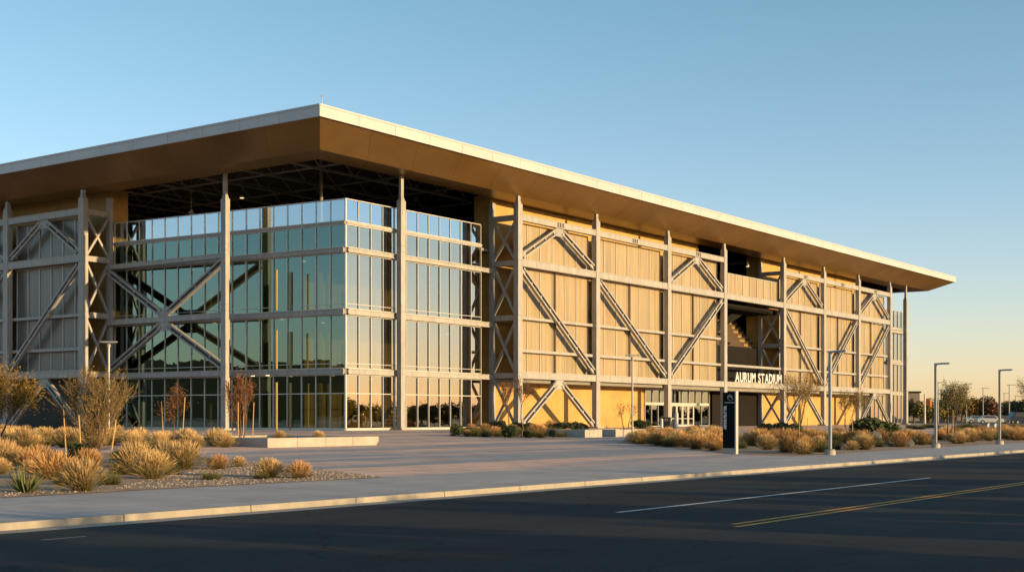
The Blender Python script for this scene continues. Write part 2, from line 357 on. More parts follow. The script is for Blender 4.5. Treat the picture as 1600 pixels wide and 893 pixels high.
def beam_x(x0, x1, y, z0, z1, dep=.5, name='beam'):
    g = MB(); t = .05; h = z1 - z0
    if h > .35:                                 # I-section
        g.box(x0, x1, y - dep/2, y + dep/2, z1 - t*1.6, z1); g.box(x0, x1, y - dep/2, y + dep/2, z0, z0 + t*1.6); g.box(x0, x1, y - dep/2 + .035, y + dep/2 - .035, z0 + t*1.6, z1 - t*1.6)
    else: g.box(x0, x1, y - dep/2, y + dep/2, z0, z1)
    return g.build(name, M['steel'], S)
def beam_y(y0, y1, x, z0, z1, dep=.5, name='beam'):
    g = MB(); t = .05; h = z1 - z0
    if h > .35:
        g.box(x - dep/2, x + dep/2, y0, y1, z1 - t*1.6, z1); g.box(x - dep/2, x + dep/2, y0, y1, z0, z0 + t*1.6); g.box(x - dep/2 + .035, x + dep/2 - .035, y0, y1, z0 + t*1.6, z1 - t*1.6)
    else: g.box(x - dep/2, x + dep/2, y0, y1, z0, z1)
    return g.build(name, M['steel'], S)
def brace(p, q, nrm, w=.58, parent=None, name='brace'):
    """twin-channel diagonal with spacers and an end plate at each end"""
    p = Vector(p); q = Vector(q); d = (q - p).normalized(); n = Vector(nrm); s = n.cross(d).normalized(); g = MB()
    for k in (-1, 1): g.bar(p + s * (k * w * .37), q + s * (k * w * .37), w * .27, .34, side=s)
    g.bar(p + n * -.12, q + n * -.12, w * .5, .04, side=s, m=1)  # dark plate paints in the shade of the gap between the channels
    L = (q - p).length; m = int(L / 1.8)
    for i in range(1, m): c = p + d * (L * i / m); g.bar(c - s * (w * .16), c + s * (w * .16), .16, .18, side=d)
    g.bar(p, p + d * .55, w * 1.15, .10, side=s); g.bar(q - d * .55, q, w * 1.15, .10, side=s)
    return g.build(name, [M['steel'], M['pipe']], parent or S)
def vee(A, B, apex, nrm, gus=(1.5, .85), name='brace'):
    n = Vector(nrm); along = (Vector(B) - Vector(A)); along.z = 0; along.normalize(); ap = Vector(apex)
    up = 1 if ap.z > A[2] else -1
    brace(A, ap - along * .45 - Vector((0, 0, up * .35)), nrm, name=name); brace(B, ap + along * .45 - Vector((0, 0, up * .35)), nrm, name=name)
    g = MB(); h = gus[1]; w = gus[0] / 2
    ring = [ap - along * w, ap + along * w, ap + along * (w * .75) - Vector((0, 0, up * h)), ap - along * (w * .75) - Vector((0, 0, up * h))]
    g.hexa([r - n * .05 for r in ring], [r + n * .09 for r in ring]); g.build('gusset_plate', M['steel'], S)
def panels(P, Q, z0, z1, n, m, out, mull=.07, deep=.09, rails=True, name='facade_panel', mm='alu'):
    """a glazed or clad bay from P to Q (plan points) with n modules; out = outward plan normal"""
    P = Vector((*P, 0)); Q = Vector((*Q, 0)); o = Vector((*out, 0)); g = MB()
    a, b = P, Q
    th = o * -.03; U = lambda z: Vector((0, 0, z)); solid = m in (M['panel'], M['shadepanel'])
    for i in range(n):
        c0, c1 = a.lerp(b, i / n), a.lerp(b, (i + 1) / n)
        if solid: g.hexa([c0 + th + U(z0), c1 + th + U(z0), c1 + U(z0), c0 + U(z0)], [c0 + th + U(z1), c1 + th + U(z1), c1 + U(z1), c0 + U(z1)])
        else:
            t1, t2, t3 = (o * rng.uniform(-.007, .007) for _ in range(3))       # panes never sit in quite the same plane
            g.face([c0 + U(z0) + t1, c1 + U(z0) + t2, c1 + U(z1) + t3, c0 + U(z1) + t1 + t3 - t2])
    pn = g.build(name, m, S)
    f = MB(); d = (Q - P).normalized()
    for i in range(n + 1):
        c = P.lerp(Q, i / n)
        if i == 0: c = c + d * mull * .5
        if i == n: c = c - d * mull * .5
        f.bar(c + Vector((0,0,z0)) + o * deep * .3, c + Vector((0,0,z1)) + o * deep * .3, mull, deep, side=d)
    if rails:
        for z in (z0 + .04, z1 - .04): f.bar(P + Vector((0,0,z)) + o * deep * .35, Q + Vector((0,0,z)) + o * deep * .35, deep * .9, .07, side=o)
    f.build('mullions', M[mm], pn)
    return pn

# street-side frame
for x in CX: column(x, Yf)
column(205.3, Yf, 20.2)
for i, (a, b) in enumerate(zip(CX, CX[1:])):
    a += .38; b -= .38
    for k, (z0, z1) in LV.items():
        if i == 3 and k in ('top', 't2'): continue
        thin = k in ('t1', 't2')
        beam_x(a, b, Yf + (.28 if thin else 0), z0, z1, .28 if thin else .5, 'rail' if thin else 'beam')
    mid = (a + b) / 2; yb = Yf - .02; nrm = (0, -1, 0)
    if i != 3:
        panels((a, Yf + .78), (b, Yf + .78), LV['b1'][1], LV['b3'][0], 6, M['panel'], (0, -1))
        panels((a, Yf + .78), (b, Yf + .78), LV['b3'][1], LV['top'][0], 6, M['panel'], (0, -1))
    if i in (0, 2, 4, 6): vee((a + .25, yb, LV['b3'][1] + .35), (b - .25, yb, LV['b3'][1] + .35), (mid, yb, LV['top'][0] + .05), nrm)
    if i in (0, 1, 4): brace((a + .2, yb, LV['b3'][0] - .3), (b - .2, yb, LV['b1'][1] + .35), nrm)
    if i in (2, 5, 6): brace((a + .2, yb, LV['b1'][1] + .35), (b - .2, yb, LV['b3'][0] - .3), nrm)
    if i in (0, 4, 6): vee((a + .25, yb, Z0 + .35), (b - .25, yb, Z0 + .35), (mid, yb, LV['b1'][0] - .02), nrm)
for i, (a, b) in enumerate(zip(CX, CX[1:])):
    if i == 3: continue
    m_ = (a + b) / 2 + .25
    g = MB(); g.box(m_ - .2, m_ - .08, Yf + .5, Yf + .64, LV['b1'][1], LV['b3'][0]); g.box(m_ + .02, m_ + .1, Yf + .54, Yf + .64, LV['b1'][1], LV['b3'][0]); g.build('downpipe', M['pipe'], S)
    for q in (-.42, 0, .42):
        g = MB(); g.box((a + b) / 2 + q - .09, (a + b) / 2 + q + .09, Yf - .262, Yf - .22, LV['top'][0] + .09, LV['top'][1] - .09); g.build('stiffener_plate', M['pipe'], S)
# bay of the big opening: parapet, soffit strip, dark portal wall, tiers
panels((CX[3] + .38, Yf + .7), (CX[4] - .38, Yf + .7), LV['b3'][1], 19.1, 8, M['panel'], (0, -1), name='parapet_panel')
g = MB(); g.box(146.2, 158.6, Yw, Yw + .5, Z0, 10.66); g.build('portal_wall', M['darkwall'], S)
g = MB(); g.box(142.9, 160.2, 73.2, 80.0, 15.0, 15.55); g.box(145, 158, 72.9, 73.1, 15.15, 15.35); g.build('bridge_deck', M['darkwall'], S)
tiers = MB()
for k in range(10):
    y = 76.0 + k * .44; z = 10.9 + k * .58
    tiers.box(143.2, 160.0, y, y + .45, z - .9, z - .24, 0); tiers.box(143.2, 160.0, y - .05, y + .45, z - .239, z, 1)
    for j in range(4): tiers.box(144.6 + j * 4.1 + (k % 2) * .4, 144.6 + j * 1.75 + .12 + (k % 2) * .4, y - .03, y - .002, z - .85, z - .15, 1)
tiers.build('seating_tier', [mat('tan_tier', (.27, .165, .05), .7, 0, .2, 1.5), mat('bronze_seat', (.06, .035, .015), .6, 0, .2, 2)], S)
g = MB(); g.bar((143.2, 75.55, 11.1), (155.0, 75.55, 15.4), 1.0, .3, side=(0, 0, 1)); g.build('raker_beam', M['darkwall'], S)

# braced towers
def tower(fx, axis, p, q0, q1, levels):
    """plane truss between two posts; axis 'y' runs along Y at X=p, axis 'x' along X at Y=p"""
    pt = (lambda q, z: (p, q, z)) if axis == 'y' else (lambda q, z: (q, p, z)); nrm = (-1, 0, 0) if axis == 'y' else (0, -1, 0)
    g = MB(); g.bar(pt(q1, Z0), pt(q1, 21.9), .5, .42, side=nrm); t = g.build('braced_tower', M['steel'], S)
    lo, hi = (q0 + .3, q1 - .2) if q1 > q0 else (q0 - .3, q1 + .2)
    for z0, z1 in zip(levels, levels[1:]):
        g = MB(); g.bar(pt(lo, z1 - .02), pt(hi, z1 - .02), .34, .5, side=nrm); g.build('cross_beam', M['steel'], t)
        for a, b, off in ((lo, hi, .05), (hi, lo, -.05)):
            g = MB(); A = Vector(pt(a, z0 + .3)) + Vector(nrm) * off; B = Vector(pt(b, z1 - .3)) + Vector(nrm) * off
            g.bar(A, B, .22, .2, side=nrm); g.build('cross_brace', M['steel'], t)
    return t
LVS = [Z0, 5.66, 11.03, 16.14, 20.35]
tower(0, 'y', CX[0], Yf, Yw - .3, LVS)
tower(0, 'y', CX[4], Yf, Yw - .1, LVS)
tower(0, 'x', at_x(130, Xf), Xf, 77.9, LVS)

# walls behind the frames
def wall(name, x0, x1, y0, y1, z0, z1, m): g = MB(); g.box(x0, x1, y0, y1, z0, z1); return g.build(name, M[m], S)
DX0, DX1 = 129.7, 145.2
wall('wall', 101.0, DX0, Yw, Yw + 2.0, Z0, 22.8, 'ochre')
wall('wall', DX0, CX[3] - .2, Yw, Yw + 2.0, 5.0, 22.8, 'ochre')
wall('wall', CX[4] + .2, 193.2, Yw, Yw + 2.0, Z0, 22.8, 'ochre')
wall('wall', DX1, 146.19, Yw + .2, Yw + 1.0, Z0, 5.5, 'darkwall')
YT = at_x(130, Xf)                                     # left tower plane
wall('side_wall', Xw, 80.2, YT + .3, 190, 5.3, 22.8, 'ochre'); wall('side_wall', Xw - .3, 80.2, YT + .3, 190, Z0, 5.299, 'sidewall')
wall('core_wall', 86.8, 128, 84.5, 86.0, Z0, 17.2, 'core'); wall('core_wall', 85.5, 86.799, 84.5, 130, Z0, 17.2, 'core')
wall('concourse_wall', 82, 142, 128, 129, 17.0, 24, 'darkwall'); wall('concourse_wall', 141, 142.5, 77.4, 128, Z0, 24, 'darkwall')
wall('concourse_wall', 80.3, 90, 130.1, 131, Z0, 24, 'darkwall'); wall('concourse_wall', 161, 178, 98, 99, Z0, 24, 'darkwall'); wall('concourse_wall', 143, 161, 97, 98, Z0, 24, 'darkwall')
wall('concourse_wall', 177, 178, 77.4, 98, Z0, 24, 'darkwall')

# left-side frame
YL = [YT, at_x(12, Xf), at_x(12, Xf) + 13.5, at_x(12, Xf) + 27]
for y in YL: column(Xf, y, along='y')
for i, (a, b) in enumerate(zip(YL, YL[1:])):
    a += .38; b -= .38; mid = (a + b) / 2; nrm = (-1, 0, 0)
    for k, (z0, z1) in LV.items():
        thin = k in ('t1', 't2'); beam_y(a, b, Xf + (.28 if thin else 0), z0, z1, .28 if thin else .5, 'rail' if thin else 'beam')
    panels((Xf + .78, b), (Xf + .78, a), LV['b1'][1], LV['b3'][0], 6, M['shadepanel'], (-1, 0)); panels((Xf + .78, b), (Xf + .78, a), LV['b3'][1], LV['top'][0], 6, M['shadepanel'], (-1, 0))
    vee((Xf - .02, a + .25, LV['b3'][1] + .35), (Xf - .02, b - .25, LV['b3'][1] + .35), (Xf - .02, mid, LV['top'][0] + .05), nrm)
    brace((Xf - .02, a + .2, LV['b3'][0] - .3), (Xf - .02, b - .2, LV['b1'][1] + .35), nrm)
    vee((Xf - .02, a + .25, Z0 + .35), (Xf - .02, b - .25, Z0 + .35), (Xf - .02, mid, LV['b1'][0] - .02), nrm)

# glazed corner: two free columns, frame of the left bay, curtain walls
CR = Vector((at_y(627, 74.2), 74.2)); CL = Vector((77.2, at_x(352, 77.2)))
column(CR.x, CR.y, 20.2, .62, .5, 22.3); column(CL.x, CL.y, 20.2, .62, .5, 22.3, along='y')
GC = Vector((at_y(540, Yg), Yg)); GR = Vector((at_y(751, Yg), Yg)); GLF = Vector((78.5, 102.0))
dL = (GLF - GC).normalized(); nL = Vector((-dL.y, dL.x)); nL = nL if nL.x < 0 else -nL
nR = Vector((0, -1)); dR = Vector((1, 0))
def split(P, Q, mod): return max(1, round((Q - P).length / mod))
sideR = [(GC, Vector((CR.x + .0, Yg))), (Vector((CR.x + .0, Yg)), GR)]
tL = ((CL.y - GC.y) + .2) / (GLF.y - GC.y); GM = GC.lerp(GLF, tL)
sideL = [(GC, GM), (GM, GLF)]
stor = [(Z0 + .12, GL['g1'][0]), (GL['g1'][1], GL['g2'][0]), (GL['g2'][1], GL['g3'][0]), (GL['g3'][1], GL['g4'][0])]
for segs, nn, dd in ((sideR, nR, dR), (sideL, nL, dL)):
    for P, Q in segs:
        n = split(P, Q, 1.55)
        A, B = (P, Q) if nn is nR else (Q, P)
        for k, (z0, z1) in enumerate(stor):
            pn = panels(A, B, z0, z1, n, M['glass'] if nn is nR else M['glassteal'], nn, .06, .12, name='glazing')
            f = MB()
            if k == 0: f.bar((*(P + nn * .03), 3.7), (*(Q + nn * .03), 3.7), .12, .07, side=(*nn, 0)); f.build('transom', M['alu'], pn)
            elif k in (1, 2): f.bar((*(P + nn * .03), z0 + .42), (*(Q + nn * .03), z0 + .42), .10, .05, side=(*nn, 0)); f.build('transom', M['alu'], pn)
        panels(A, B, GL['g4'][1], GL['rail'][1], n, M['rail'], nn, .055, .08, name='parapet_glazing')
        for k in ('g1', 'g2', 'g3', 'g4'):
            z0, z1 = GL[k]; w = .42 if k != 'g4' else .16
            g = MB(); g.bar((*(P + nn * .1), (z0+z1)/2), (*(Q + nn * .1), (z0+z1)/2), w, z1 - z0, side=(*nn, 0))
            if k != 'g4': g.bar((*(P + nn * .16), z1 - .04), (*(Q + nn * .16), z1 - .04), w, .078, side=(*nn, 0)); g.bar((*(P + nn * .16), z0 + .04), (*(Q + nn * .16), z0 + .04), w, .078, side=(*nn, 0))
            g.build('beam', M['steel'], S)
    P, Q = segs[0][0], segs[1][1]
    g = MB(); g.bar((*(P + nn * .02), Z0 + .06), (*(Q + nn * .02), Z0 + .06), .22, .12, side=(*nn, 0)); g.build('sill', M['alu'], S)
g = MB(); g.box(GC.x - .09, GC.x + .05, GC.y - .09, GC.y + .05, Z0, 19.7); g.build('corner_mullion', M['alu'], S)
# stub beams from the curtain wall to the right tower
for z0, z1 in (GL['g1'], GL['g2'], GL['g3']): beam_x(GR.x + .02, CX[0] - .2, Yg - .1, z0, z1, .4)
# frame in front of the left glazing
for z0, z1 in (GL['g1'], GL['g2'], GL['g3']): beam_y(CL.y + .38, YT - .1, 77.55, z0, z1, .42)
y0, y1 = CL.y + .4, YT - .3; ym = (y0 + y1) / 2; nrm = (-1, 0, 0)
vee((77.5, y0, GL['g3'][0] - .15), (77.5, y1, GL['g3'][0] - .15), (77.5, ym, GL['g2'][1] - .05), nrm)
vee((77.5, y0, GL['g1'][1] + .2), (77.5, y1, GL['g1'][1] + .2), (77.5, ym, GL['g2'][0] + .05), nrm)

def lit_mat():
    em = bpy.data.materials.get('lit_lamp') or nt('lit_lamp')[0]; b = em.node_tree.nodes['Principled BSDF']; b.inputs['Base Color'].default_value = (.9, .8, .6, 1); b.inputs['Emission Color'].default_value = (1, .72, .38, 1); b.inputs['Emission Strength'].default_value = .9
    return em
# floors and columns seen through the glass, terrace floor on top
for z, t in ((5.5, .42), (10.4, .42), (15.45, .36)):
    g = MB(); ring = [(GC.x + .35, GC.y + .3), (GR.x - .1, GC.y + .3), (GR.x - .1, 84.4), (85.4, 84.4), (85.4, 101.9), (GLF.x + .35, 101.9)]
    g.hexa([(x, y, z - t/2) for x, y in ring], [(x, y, z + t/2) for x, y in ring]); g.build('floor_slab', M['slab'], S)
g = MB(); ring = [(GC.x + .35, GC.y + .3), (101, GC.y + .3), (101, 77.3), (141, 77.3), (141, 128), (80.4, 128), (80.4, 101.9), (GLF.x + .35, 101.9)]
g.hexa([(x, y, 17.35) for x, y in ring], [(x, y, 17.6) for x, y in ring]); g.build('terrace_floor', M['slab'], S)
for (u, Y, rc) in ((432, 80.5, .10), (454, 80.8, .11), (499, 79.5, .30), (512, 79.6, .16), (328, 92, .2), (586, 81, .12)):
    x = at_y(u, Y)
    for k, (za, zb) in enumerate(((Z0, 5.28), (5.72, 10.18), (10.62, 15.26))):
        g = MB(); g.lathe((x, Y, za), [(rc, 0), (rc, (zb - za) * (.72 if k else .86))], 10); g.build('interior_column', M['incol'], S)
for (u, Y, z) in ((395, 84, 5.27), (418, 82, 5.27), (470, 80, 5.27), (520, 78, 5.27), (505, 83, 10.17), (440, 83, 10.17), (475, 82, 15.25), (300, 95, 15.25), (335, 91, 10.17), (580, 82, 5.27), (670, 82, 5.27), (700, 84, 10.17)):
    x = at_y(u, Y); g = MB(); g.lathe((x, Y, z - .06), [(.16, 0), (.18, .05)], 10); g.build('ceiling_light', lit_mat(), S)
g = MB()                                                # stair seen behind the ground-floor glass
for k in range(14): g.box(90.5 + k * .42, 90.95 + k * .42, 78.6, 80.4, Z0 + k * .33, Z0 + k * .33 + .1)
g.bar((90.5, 78.5, Z0 + .2), (96.3, 78.5, Z0 + 4.75), .5, .08, side=(0, 0, 1)); g.bar((90.5, 80.5, Z0 + .2), (96.3, 80.5, Z0 + 4.75), .5, .08, side=(0, 0, 1))
g.build('stair', M['incol'], S)

# entrance glazing with its doors
pn = panels((DX0, Yw - .05), (DX1, Yw - .05), 3.35, 4.9, 9, M['doorglass'], (0, -1), .07, .12, name='entrance_glazing')
for a, b, n in ((DX0, 134.2, 3), (141.2, DX1, 2)):
    panels((a, Yw - .05), (b, Yw - .05), Z0 + .05, 3.2, n, M['doorglass'], (0, -1), .07, .12, name='entrance_glazing')
wall('entrance_lobby', DX0, DX1, Yw + 6, Yw + 6.3, Z0, 5, 'core')
g = MB(); g.box(DX0, DX1, Yw - .14, Yw + .04, 3.2, 3.35); g.build('door_head', M['alu'], S)
for k in range(5):
    a = 134.2 + k * 1.4; b = a + 1.4
    g = MB(); g.box(a + .02, a + .2, Yw - .16, Yw - .04, Z0 + .02, 3.2); g.box(b - .2, b - .02, Yw - .16, Yw - .04, Z0 + .02, 3.2); g.box(a + .2, b - .2, Yw - .15, Yw - .05, 3.05, 3.2); g.box(a + .2, b - .2, Yw - .15, Yw - .05, Z0 + .02, Z0 + .25); g.box(a + .2, b - .2, Yw - .15, Yw - .05, 1.55, 1.63)
    d = g.build('door', M['alu'], S)
    g = MB(); g.face([(a + .2, Yw - .1, Z0 + .25), (b - .2, Yw - .1, Z0 + .25), (b - .2, Yw - .1, 3.05), (a + .2, Yw - .1, 3.05)]); g.build('door_glass', M['doorglass'], d)
g = MB(); g.box(DX0, DX1 + 14, Yf + .3, Yw + .2, 4.9, 5.3); g.box(101, DX0, Yf + .4, Yw - .01, 5.0, 5.3); g.box(CX[4] + .3, 198, Yf + .4, Yw - .01, 5.0, 5.3); g.build('canopy_soffit', M['slab'], S)

# far end: glazed return and its posts
pn = panels((199.0, Yw), (214.3, Yw), Z0 + .05, 18.9, 9, M['glass'], (0, -1), .09, .12, name='glazing')
pn = panels((193.2, Yw + .05), (198.2, Yw + .05), Z0 + .05, 4.95, 4, M['glass'], (0, -1), .08, .12, name='glazing')
for z0, z1 in (GL['g1'], GL['g2'], GL['g3']): beam_x(198.6, 204.9, Yf + .6, z0, z1, .3); beam_x(205.6, 214.3, Yw - .25, z0, z1, .3)
wall('end_wall', 214.35, 214.6, Yw + .1, 100, Z0, 18.6, 'darkwall'); wall('end_wall', 193.3, 214.2, Yw + 2.2, Yw + 2.5, Z0, 18.6, 'core')

# roof: fascia, wedge-shaped soffit, flat inner band, dark ceiling with trusses
RX0, RX1, RY0, RY1 = 71.0, 219.5, 68.6, 196.0
OV = 3.45; IX0, IX1, IY0, IY1 = RX0 + OV + .1, RX1 - OV, RY0 + OV, RY1 - OV
ZF0, ZF1 = 23.82, 24.72
g = MB(); g.box(RX0 + .15, RX1 - .15, RY0 + .15, RY1 - .15, 24.4, 24.69); roof = g.build('roof', M['ceiling'], S)
def fascia(n, P, Q, out):
    g = MB(); P = Vector(P); Q = Vector(Q); d = (Q - P) / n; o = Vector(out)
    for i in range(n):
        a = P + d * i; b = P + d * (i + 1); e = d.normalized() * .015
        g.hexa([a + e, b - e, b - e - o * .12, a + e - o * .12], [(a + e) + Vector((0,0,ZF1-ZF0)), (b - e) + Vector((0,0,ZF1-ZF0)), (b - e - o * .12) + Vector((0,0,ZF1-ZF0)), (a + e - o * .12) + Vector((0,0,ZF1-ZF0))])
    fo = g.build('fascia', M['fascia'], roof)
    g = MB(); u = Vector((0, 0, ZF1 - ZF0)); g.hexa([P + o * .05 + u * .86, Q + o * .05 + u * .86, Q - o * .3 + u * .86, P - o * .3 + u * .86], [P + o * .05 + u * 1.02, Q + o * .05 + u * 1.02, Q - o * .3 + u * 1.02, P - o * .3 + u * 1.02]); g.build('roof_trim', M['fascia'], roof)
fascia(35, (RX0, RY0, ZF0), (RX1, RY0, ZF0), (0, -1, 0)); fascia(30, (RX0, RY1, ZF0), (RX0, RY0, ZF0), (-1, 0, 0)); fascia(30, (RX1, RY0, ZF0), (RX1, RY1, ZF0), (1, 0, 0))
zo = ZF0 + .06; zi = ZRING
def quadsoffit(A, B, C, D, n, name='soffit'):
    A, B, C, D = map(Vector, (A, B, C, D)); g = MB()
    for i in range(n):                           # metal sheets with open joints
        s0, s1 = i / n + .00007, (i + 1) / n - .00007
        g.face([A.lerp(B, s0), D.lerp(C, s0), D.lerp(C, s1), A.lerp(B, s1)])
    g.build(name, M['soffit'], roof)
e = .1
quadsoffit((RX0 + e, RY0 + e, zo), (RX1 - e, RY0 + e, zo), (IX1, IY0, zi), (IX0, IY0, zi), 26)
quadsoffit((RX0 + e, RY1 - e, zo), (RX0 + e, RY0 + e, zo), (IX0, IY0, zi), (IX0, IY1, zi), 22)
quadsoffit((RX1 - e, RY0 + e, zo), (RX1 - e, RY1 - e, zo), (IX1, IY1, zi), (IX1, IY0, zi), 22)
W = 2.75
quadsoffit((IX0, IY0, zi), (IX1, IY0, zi), (IX1 - W, IY0 + W, zi), (IX0 + W, IY0 + W, zi), 26, 'soffit_band')
quadsoffit((IX0, IY1, zi), (IX0, IY0, zi), (IX0 + W, IY0 + W, zi), (IX0 + W, IY1, zi), 22, 'soffit_band')
quadsoffit((IX1, IY0, zi), (IX1, IY1, zi), (IX1 - W, IY1, zi), (IX1 - W, IY0 + W, zi), 22, 'soffit_band')
g = MB(); a, b, c, d = IX0 + W, IX1 - W, IY0 + W, IY1
for P, Q in (((a, c), (b, c)), ((a, c), (a, d)), ((b, c), (b, d))): g.bar((*P, (zi + 24.4) / 2 + .02), (*Q, (zi + 24.4) / 2 + .02), .08, 24.4 - zi - .04, side=(0, 0, 0) if 0 else ((0, 1, 0) if P[1] == Q[1] else (1, 0, 0)))
g.build('roof_upstand', M['ceiling'], roof)
for k in range(9):                               # open roof trusses over the terrace
    y = 78.5 + k * 5.6; g = MB()
    g.bar((a + .1, y, 22.55), (141, y, 22.55), .16, .14); g.bar((a + .1, y, 24.2), (141, y, 24.2), .16, .14)
    for j in range(16):
        x0 = a + .2 + j * 4.0; g.bar((x0, y, 22.55), (x0 + 2, y, 24.2), .09, .09); g.bar((x0 + 2, y, 24.2), (x0 + 4, y, 22.55), .09, .09)
    g.build('roof_truss', M['truss'], roof)
for k in range(7):
    x = a + 4 + k * 7.5; g = MB(); g.bar((x, c + .1, 22.75), (x, 127, 22.75), .13, .13); g.build('purlin', M['truss'], roof)
g = MB(); x, y = at_x(502, 0) if 0 else 78.9, 0
y = 82.0; x = at_y(502, y); g.lathe((x, y, 17.6), [(.15, 0), (.15, 6.8)], 10); g.build('terrace_post', M['truss'], S)

# ------------------------------------------------------------------ lettering and signs
def text_mesh(body, size, depth_, bold=0.0, align='LEFT'):
    cu = bpy.data.curves.new('letters', 'FONT'); cu.body = body; cu.size = size; cu.extrude = depth_; cu.offset = bold; cu.align_x = align; cu.resolution_u = 4
    o = bpy.data.objects.new('letters', cu); COL.objects.link(o); dg = bpy.context.evaluated_depsgraph_get()
    me = bpy.data.meshes.new_from_object(o.evaluated_get(dg)); bpy.data.objects.remove(o); return me
def text_obj(name, body, size, dep, bold, mtx, m, parent, sx=1.0):
    me = text_mesh(body, size, dep, bold); me.transform(Matrix.Diagonal((sx, 1, 1, 1))); me.transform(mtx); me.transform(Matrix.Translation(-ORG[parent]))
    me.materials.clear(); me.materials.append(m); me.name = name
    o = bpy.data.objects.new(name, me); COL.objects.link(o); o.parent = parent; ORG[o] = ORG[parent]; return o
x0, x1 = at_y(1148, Yf - .3), at_y(1221, Yf - .3)
sg = thing('building_sign', 'white block letters AURUM STADIUM standing on the steel beam above the dark entrance', 'sign', (x0, Yf - .25, LV['b1'][1]))
word = 'AURUM STADIUM'
ws = []
for ch in word:
    if ch == ' ': ws.append(.42); continue
    me = text_mesh(ch, 1.0, .05, .02); xs = [v.co.x for v in me.vertices]; ws.append(max(xs) - min(xs) + .1)
sxx = (x1 - x0) / sum(ws); xx = x0
for ch, w in zip(word, ws):
    if ch != ' ':
        me = text_mesh(ch, 1.0, .05, .02); mn = min(v.co.x for v in me.vertices); hh = max(v.co.y for v in me.vertices)
        mt = Matrix.Translation((xx, Yf - .3, LV['b1'][1] + .03)) @ Matrix.Rotation(R(90), 4, 'X') @ Matrix.Diagonal((sxx, 1.16 / hh, 1.6, 1)) @ Matrix.Translation((-mn, 0, 0))
        me.transform(mt); me.transform(Matrix.Translation(-ORG[sg])); me.materials.clear(); me.materials.append(M['white'])
        o = bpy.data.objects.new('letter', me); COL.objects.link(o); o.parent = sg
    xx += w * sxx
g = MB(); g.box(x0 - .2, x1 + .2, Yf - .36, Yf - .26, LV['b1'][1] + .002, LV['b1'][1] + .05); g.build('base_rail', M['steel'], sg)

pp = at_depth(1149, 59.0); zb = gz(pp.y)
py = thing('pylon_sign', 'tall black pylon sign with pale edge, white emblem and vertical lettering in the grass', 'sign', (pp.x, pp.y, zb))
g = MB(); g.box(pp.x, pp.x + .2, pp.y + .03, pp.y + .62, zb + .26, zb + 2.74); body = g.build('sign_panel', M['black'], py, bevel=.006)
g = MB(); g.box(pp.x - .01, pp.x + .21, pp.y + .03, pp.y + .64, zb - .05, zb + .257); g.build('plinth', M['concrete'], py)
g = MB(); g.box(pp.x - .012, pp.x + .21, pp.y - .04, pp.y + .027, zb - .02, zb + 2.8); g.build('edge_fin', M['fascia'], py, bevel=.006)
g = MB(); g.box(pp.x - .008, pp.x - .001, pp.y + .04, pp.y + .52, zb + 2.27, zb + 2.295); g.build('rule_line', M['white'], py)
face = Matrix(((0, 0, -1, pp.x - .006), (0, 1, 0, 0), (1, 0, 0, 0), (0, 0, 0, 1)))   # local x -> up, local y -> +Y (viewer's left), normal -X
mt = Matrix.Translation((0, pp.y + .44, zb + 1.1)) @ face
text_obj('lettering', 'ARMUE PELITTER', .17, .004, .012, mt, M['white'], py, .80)
g = MB(); cx, cy = pp.y + .25, zb + 2.5                # emblem: nested crescents
def arc(rad, a0, a1, ox, oy, w0, w1, n=14):
    for i in range(n):
        b0, b1 = a0 + (a1 - a0) * i / n, a0 + (a1 - a0) * (i + 1) / n; wa, wb = (w0 + (w1 - w0) * abs(2 * i / n - 1)), (w0 + (w1 - w0) * abs(2 * (i + 1) / n - 1))
        P = []
        for aa, r in ((b0, rad - wa), (b1, rad - wb), (b1, rad + wb), (b0, rad + wa)): P.append((pp.x - .006, cx - ox - r * math.cos(R(aa)), cy + oy + r * math.sin(R(aa))))
        g.face(P)
arc(.125, 20, 290, 0, 0, .012, .003); arc(.085, -20, 200, .015, -.005, .012, .003); arc(.05, -60, 150, .02, -.01, .010, .003); arc(.13, -60, 10, .0, -.02, .010, .002)
g.build('emblem', M['white'], py)

# ------------------------------------------------------------------ street lamps
def lamp_l(loc, h, label, group, arm=.75, rot=0):
    t = thing('street_lamp', label, 'street lamp', loc, group); x, y, z = loc
    g = MB(); g.lathe((x, y, z - .1), [(.24, 0), (.24, .28), (.2, .32)], 14); g.build('footing', M['concrete'], t, smooth=False)
    g = MB(); g.box(x - .17, x + .17, y - .17, y + .17, z + .221, z + .25); g.bar((x, y, z + .25), (x, y, z + h), .13, .13); g.build('pole', M['lamp'], t, bevel=.012)
    d = Vector((0, -1, 0)); g = MB(); g.bar(Vector((x, y, z + h - .045)) , Vector((x, y, z + h - .03)) + d * arm * .45, .09, .09); g.build('arm', M['lamp'], t)
    a = Vector((x, y, z + h - .02)); hd = MB(); hd.bar(a + d * arm * .4, a + d * arm * 1.05, .26, .075); hd = hd.build('lamp_head', M['lamp'], t, bevel=.01)
    g = MB(); g.bar(a + d * arm * .5 - Vector((0, 0, .05)), a + d * arm * .98 - Vector((0, 0, .05)), .18, .015); g.build('lens', M['lens'], hd)
    return t
